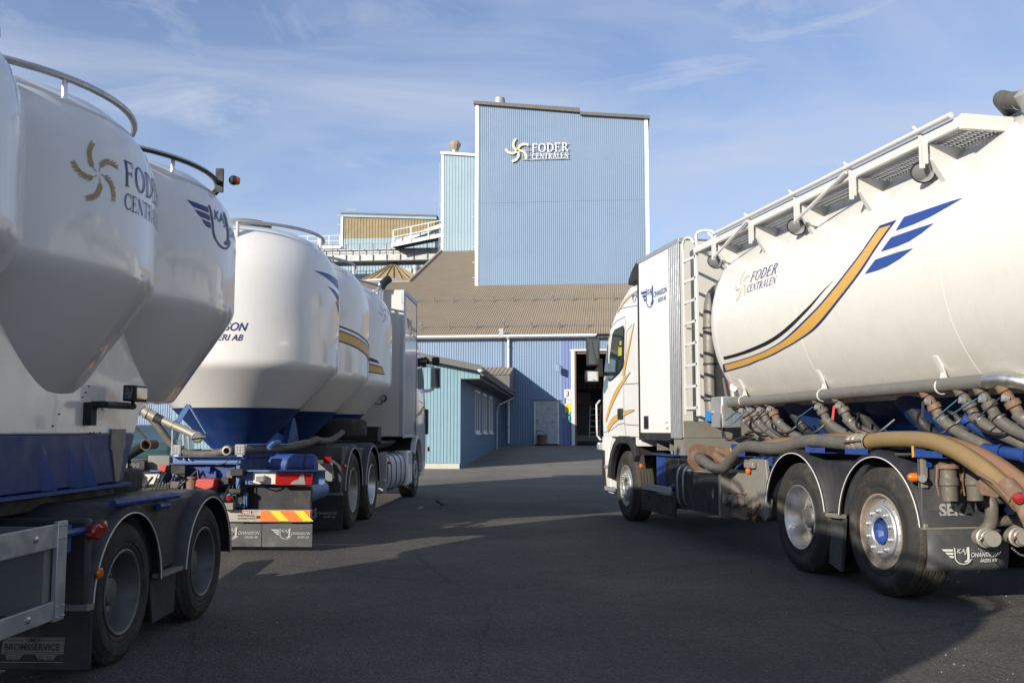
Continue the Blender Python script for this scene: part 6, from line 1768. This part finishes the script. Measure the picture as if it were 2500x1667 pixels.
b = MB(); b.lathe([(.047, -.004), (.051, -.004), (.051, .004), (.047, .004)], (X - .05, 1.50, 1.388), (0, -.91, -.41), 18); b.tube([(X - .06, 1.50, 1.34), (X - .05, 1.50, 1.05)], .008, 6); b.tube([(X, 1.40, 1.38), (X, 1.38, 1.0)], .013, 8); b.tube([(X, 1.34, 1.3), (X, 1.32, 1.0)], .012, 8); L.part('pipe_support', b, 'alup', parent=up)
b = MB(); b.bar((X + .05, 1.50, 1.40), (X + .2, 1.42, 1.62), .06, .012, up=(1, 0, 0)); b.bar((X + .2, 1.42, 1.62), (X + .2, 1.15, 1.20), .012, .05, up=(1, 0, 0)); L.part('blue_bracket', b, 'bluel')
b = MB(); b.tube([(X, 1.80, 1.50), (X, 1.66, 1.34), (X, 1.55, 1.20), (X, 1.42, 1.10), (X, 1.25, 1.065), (X, 1.08, 1.07), (X, .95, 1.09), (X, .90, 1.10)], .043, 14, smooth=5); L.part('rubber_hose', b, 'hosed')
b = MB(); b.lathe([(.034, .0), (.034, -.002), (.05, .0), (.06, .03), (.055, .06), (.045, .075), (.044, .13)], (X - .08, .88, 1.105), (1, .05, 0), 22); b.lathe([(.034, .001), (.032, .12), (.001, .12)], (X - .08, .88, 1.105), (1, .05, 0), 22); L.part('open_pipe_end', b, 'steell')
b = MB(); b.tube([(X + .02, .86, 1.105), (X + .1, .80, 1.105), (X + .3, .66, 1.11), (X + .9, .50, 1.12), (X + 1.5, .38, 1.17), (X + 1.9, .36, 1.21), (X + 2.4, .4, 1.19), (X + 3.0, .4, 1.20), (X + 3.8, .42, 1.3)], .046, 14, smooth=5); L.part('side_hose', b, 'hosed')
b = MB(); b.tube([(X + .1, .72, 1.165), (X + .8, .44, 1.16)], .014, 8); b.tube([(X + .3, .52, 1.13), (X + .36, .48, 1.18), (X + .5, .46, 1.19)], .03, 8); L.part('grab_pipe', b, 'bluel')
b = MB(); b.tube([(X - .15, 2.06, .93), (X - .1, 2.0, 1.03), (X, 1.9, 1.12), (X + .1, 1.82, 1.18)], .055, 16, smooth=5); h1 = L.part('left_hose', b, 'dark')
b = MB(); b.lathe([(.001, 0), (.052, 0), (.056, .01), (.056, .04), (.048, .05), (.048, .08), (.06, .09), (.06, .11)], (X - .18, 2.07, .87), (.25, -.25, .9), 20); b.tube([(X - .2, 2.03, .90), (X - .2, 2.01, .98)], .012, 6); L.part('hose_coupling', b, 'rust', parent=h1)
b = MB(); b.lathe([(.055, 0), (.062, 0), (.064, .03), (.055, .04), (.052, .2), (.05, .0)], (X - .05, 1.80, 1.17), (1, -.1, 0), 22); L.part('open_socket', b, 'rust')
b = MB(); b.tube([(X - .02, 1.95, 1.38), (X - .04, 1.75, 1.18)], .014, 8); b.tube([(X, 1.74, 1.42), (X, 1.5, 1.12)], .012, 6); L.part('stay_rod', b, 'dark')
b = MB(); b.box((X - .1, 1.78, .89), (X - .02, 1.98, 1.0)); ch = L.part('wheel_chock_box', b, 'dark', bevel=.01)
decal(L, 'lettering', font_text('VBG', .045, -1.96, .925, .12, 0, .02), lambda u, v, o: (X - .101 - o, -u, v), 'grey', parent=ch, maxe=9)
b = MB(); b.box((X + .02, 1.55, .89), (X + .1, 1.80, 1.05)); b.box((X + .05, 1.7, .88), (X + .3, 2.4, 1.0)); L.part('rubber_plate', b, 'grey', bevel=.01)
b = MB(); b.box((X - .1, 1.52, .90), (X - .04, 1.60, .94)); b.prism([(1.52, .945), (1.62, .945), (1.60, .89), (1.54, .87)], 0, X - .14, X - .05); L.part('red_coupler', b, 'redp', bevel=.006)
b = MB(); b.box((X - .12, 1.32, .85), (X - .03, 1.48, .945)); b.lathe([(.015, 0), (.015, .04), (.001, .04)], (X - .12, 1.44, .83), (-1, 0, -.3), 10); b.lathe([(.015, 0), (.015, .04), (.001, .04)], (X - .12, 1.39, .83), (-1, 0, -.3), 10); L.part('socket_box', b, 'dark', bevel=.006)
b = MB()
for q in (0, .035): b.tube([(X - .1, 1.56 - q, .88), (X - .13, 1.60 - q, .80), (X - .16, 1.63 - q, .68), (X - .14, 1.66 - q, .60)], .014, 8, smooth=4)
b.tube([(X - .14, 1.44, .82), (X - .15, 1.50, .70), (X - .12, 1.53, .62)], .006, 6, smooth=4); b.tube([(X - .05, .84, 1.03), (X - .07, .90, .97), (X - .05, 1.0, .95)], .005, 6, smooth=4); b.tube([(X - .03, .62, .76), (X - .06, .52, .735), (X - .05, .42, .76)], .008, 6, smooth=4); L.part('cables', b, 'dark')
b = MB(); b.box((X - .14, .98, .70), (X - .02, 1.18, .80)); b.prism([(.96, .805), (1.16, .80), (1.18, .72), (1.06, .68), (.97, .71)], 0, X - .2, X - .02); L.part('tow_coupling', b, 'redp', bevel=.012)
b = MB(); b.lathe([(.06, 0), (.06, .09), (.04, .10), (.04, .12), (.055, .12), (.055, .14), (.001, .14)], (X - .06, 1.26, .68), (0, 0, 1), 16); L.part('coupling_bolt', b, 'rust')
b = MB(); b.lathe([(.05, 0), (.05, .02), (.03, .035), (.001, .036)], (X + .02, .87, .585), (-1, 0, 0), 18); L.part('round_reflector', b, 'red')
b = MB(); b.box((X + .02, .7, .2), (X + .25, 1.9, .62)); b.box((X + .12, -.02, .34), (X + .2, .7, .7)); L.part('underrun_frame', b, 'dark')
b = MB(); b.lathe([(.001, -.01), (.10, 0), (.125, .03), (.13, .07), (.13, .50), (.10, .55), (.001, .56)], (X + .45, -.0, .93), (0, 1, 0), 26); at_ = L.part('air_tank', b, 'blue')
b = MB(); b.lathe([(.131, .1), (.134, .1), (.134, .12), (.131, .12)], (X + .45, 0, .93), (0, 1, 0), 26); L.part('tank_strap', b, 'dark', parent=at_)
b = MB(); b.lathe([(.001, -.01), (.08, 0), (.115, .03), (.12, .07), (.12, .8), (.001, .86)], (X + .25, .10, .62), (1, 0, 0), 26); L.part('air_tank', b, 'bluel')
b = MB(); b.lathe([(.03, 0), (.03, .03), (.02, .045), (.001, .047)], (X + .12, -.04, .79), (-1, 0, 0), 14); L.part('marker_lamp', b, 'amberl')
b = MB(); b.box((-.92, .02, .70), (-.9, .20, .92)); L.part('plate_holder', b, 'grey')
random.seed(11)
for i in range(16):                                   # small brackets, junction boxes and fittings round the coupling
    w_, z = random.uniform(.75, 2.3), random.uniform(.48, .93)
    a, c_ = random.uniform(.025, .07), random.uniform(.02, .05)
    b = MB(); b.box((X - .02 - random.uniform(.01, .09), w_ - a, z - c_), (X + .05, w_ + a, z + c_))
    L.part('fitting', b, random.choice(['dark', 'rust', 'grey', 'blue', 'valve', 'alup']), bevel=.006)
for i in range(14):                                   # air and cable lines
    w_, z = random.uniform(.7, 2.1), random.uniform(.78, 1.0)
    w2, z2 = w_ + random.uniform(-.35, .35), random.uniform(.45, .75)
    b = MB(); b.tube([(X - .03, w_, z), (X - .09, (w_ + w2) / 2 + .05, (z + z2) / 2 - .06), (X - .02, w2, z2)], random.choice([.006, .009, .014]), 6, smooth=6)
    L.part('cable', b, random.choice(['dark', 'black', 'hosed']))
# things between tanks and cab
b = MB(); b.lathe([(.30, -.14), (.34, -.16), (.48, -.14), (.51, -.10), (.51, .10), (.48, .14), (.34, .16), (.30, .14)], (2.35, .72, 1.36), (0, 0, 1), 56); b.lathe([(.30, -.1), (.001, -.1)], (2.35, .72, 1.36), (0, 0, 1), 40); L.part('spare_tyre', b, 'rubber')
b = MB(); b.box((3.6, .25, 1.14), (3.95, .6, 1.40)); b.box((3.65, .2, 1.1), (5.2, 1.2, 1.15)); b.tube([(3.4, .4, 1.05), (4.6, .35, 1.08), (5.3, .3, 1.12)], .06, 10); L.part('side_locker', b, 'dark', bevel=.01)
b = MB(); b.box((3.25, .22, 1.77), (3.75, .25, 1.79)); b.tube([(3.6, .2, 1.78), (3.6, .18, 1.86)], .012, 6); b.lathe([(.055, 0), (.065, .01), (.065, .05), (.04, .07), (.001, .07)], (3.55, .17, 1.88), (.8, -.2, 0), 18); L.part('side_lamp', b, 'dark')
b = MB(); b.lathe([(.05, -.001), (.001, -.003)], (3.55, .17, 1.88), (.8, -.2, 0), 18); L.part('lamp_glass', b, 'lens')
bx = MB(); bx.box((4.72, .0, 1.22), (6.5, 2.5, 3.93)); bo = L.part('equipment_box', bx, 'cream', bevel=.015)
b = MB(); b.box((4.76, -.014, 1.19), (4.86, -.001, 3.94)); b.box((4.71, -.012, 1.22), (4.74, .05, 3.93)); b.box((4.9, -.014, 3.86), (6.5, .03, 3.945)); b.box((4.86, -.012, 1.2), (6.5, .0, 1.24)); L.part('corner_profile', b, 'alup', parent=bo, bevel=.004)
b = MB(); b.box((4.92, -.011, 1.26), (6.42, -.002, 3.84)); L.part('side_door', b, 'whiteg', parent=bo, bevel=.003)
b = MB(); b.box((6.43, -.015, 1.22), (6.48, .0, 3.86)); b.box((6.22, -.016, 1.30), (6.38, -.0115, 1.50)); L.part('door_seal', b, 'black', parent=bo)
decal(L, 'haulier_emblem', transport_logo(5.1, 3.24, 1.25), lambda u, v, o: (u, -.013 - o, v), 'navy', parent=bo, maxe=9)
b = MB(); b.tube([(4.58, .42, 2.4), (4.58, .42, 3.85), (4.60, .38, 4.0), (4.66, .32, 4.08)], .060, 16, smooth=5, caps=False); ex = L.part('exhaust_stack', b, 'alu')
b = MB(); b.tube([(4.58, .40, 3.93), (4.61, .36, 4.03), (4.70, .27, 4.13)], .075, 16, smooth=4); L.part('exhaust_tip', b, 'black', parent=ex)
# side tanks and steps
b = MB()
ov2 = [(.37 + .34 * math.copysign(abs(cos(t)) ** .6, cos(t)), .60 + .34 * math.copysign(abs(sin(t)) ** .6, sin(t))) for t in [2 * pi * i / 28 for i in range(28)]]
b.prism(ov2, 0, 3.55, 5.55); ftk = L.part('fuel_tank', b, 'alup', smooth=30, bevel=.02)
for s in (3.7, 4.25, 4.8, 5.3):
    b = MB(); b.prism([(.37 + (x - .37) * 1.02, .60 + (z - .60) * 1.02) for x, z in ov2], 0, s, s + .06); L.part('tank_strap', b, 'dark', parent=ftk, smooth=30)
b = MB(); b.box((5.62, .02, .28), (6.26, .3, .95)); L.part('step_panel', b, 'whiteg', bevel=.04)
b = MB(); b.box((3.0, .0, .85), (3.05, .1, .98)); b.box((3.02, .0, .30), (3.06, .05, .98)); b.box((2.85, .0, .50), (3.05, .05, .53)); L.part('side_bracket', b, 'alup')
b = MB(); b.lathe([(.03, 0), (.03, .03), (.001, .035)], (3.25, -.0, .80), (-.5, -1, 0), 14); L.part('marker_lamp', b, 'red')
# cab
cl_ = [(1.25, 8.20, .12, .0), (1.7, 8.15, .12, .0), (2.1, 8.02, .12, .005), (2.45, 7.90, .12, .02), (2.8, 7.72, .12, .04), (3.1, 7.45, .10, .07), (3.4, 7.1, .06, .12), (3.62, 6.8, .04, .2)]
cabL = cab_body(L, cl_, 6.52, 2.46, 'whiteg')
cab_body(L, [(.38, 8.1, .1, .03), (.6, 8.18, .1, .0), (1.0, 8.22, .1, .0), (1.252, 8.2, .1, .0)], 7.50, 2.46, 'whiteg', 'bumper')
b = MB(); oa2 = [(7.55, .5), (7.48, .85), (7.3, 1.10), (7.05, 1.24), (6.65, 1.24), (6.40, 1.10), (6.26, .9)]; ia2 = [(6.33, .86), (6.48, 1.05), (6.68, 1.16), (7.0, 1.16), (7.22, 1.04), (7.38, .82), (7.43, .5)]
b.prism(oa2 + ia2, 1, -.03, .08); L.part('arch_trim', b, 'whiteg', bevel=.01)
b = MB(); b.prism(oa2 + [(x, z - .02) for x, z in reversed(oa2[:-1])], 1, .08, .8); b.box((6.6, .7, .5), (7.6, 1.9, 1.2)); L.part('wheel_house', b, 'dark')
sl_ = side_fn(cl_)
wn = [(7.86, 2.14), (7.78, 2.5), (7.60, 2.84), (7.0, 2.90), (6.94, 2.2)]
decal(L, 'side_window', [wn], lambda s, z, o: sl_(s, z, .006), 'glass', parent=cabL, maxe=.5)
decal(L, 'panel_seam', ribbon([(6.85, 3.0), (6.88, 2.1), (6.9, 1.3)], .01) + ribbon([(6.88, 1.95), (7.9, 1.9)], .01) + ribbon([(6.6, 3.1), (7.4, 3.05)], .01), lambda s, z, o: sl_(s, z, .003), 'dark', parent=cabL, maxe=.3)
decal(L, 'gold_stripe', ribbon([(6.6, 1.62), (7.2, 1.70), (7.9, 1.86)], [.02, .08, .05]), lambda s, z, o: sl_(s, z, .005), 'gold', parent=cabL, maxe=.3)
b = MB(); b.tube([(7.95, .0, 2.9), (8.25, -.02, 2.88), (8.35, .0, 2.80)], .035, 8, smooth=3); b.box((8.0, .05, 2.86), (8.4, 2.4, 2.92)); L.part('sun_visor', b, 'black', bevel=.01)
b = MB(); b.box((8.1, -.035, 1.25), (8.35, .04, 1.80)); L.part('air_deflector', b, 'dark', bevel=.02)
b = MB(); b.box((8.54, -.27, 2.27), (8.66, -.05, 2.74)); mrl = L.part('mirror', b, 'whiteg', bevel=.03)
b = MB(); b.box((8.53, -.255, 2.30), (8.54, -.065, 2.71)); L.part('mirror_glass', b, 'glass', parent=mrl)
b = MB(); b.box((8.52, -.24, 2.78), (8.66, -.07, 2.97)); mrs = L.part('mirror', b, 'dark', bevel=.04)
b = MB(); b.tube([(8.6, -.1, 2.755), (8.3, .1, 2.76), (8.1, .2, 2.76)], .018, 8); L.part('mirror_arm', b, 'whiteg'); b = MB(); b.tube([(8.6, -.1, 2.27), (8.5, -.02, 2.22), (8.2, .05, 2.2)], .04, 8, smooth=3); L.part('mirror_arm', b, 'whiteg'); b = MB(); b.box((8.2, .02, 2.72), (8.3, .12, 2.84)); L.part('mirror_joint', b, 'dark')
b = MB(); b.box((8.3, -.06, .88), (8.34, -.02, .98)); L.part('marker_lamp', b, 'red')
b = MB(); b.grid(lambda a, c_: (8.30 - .36 * c_ + .1 * sin(pi * a), .35 + 1.76 * a, 1.95 + .9 * c_), 8, 4); L.part('windscreen', b, 'glass', parent=cabL)
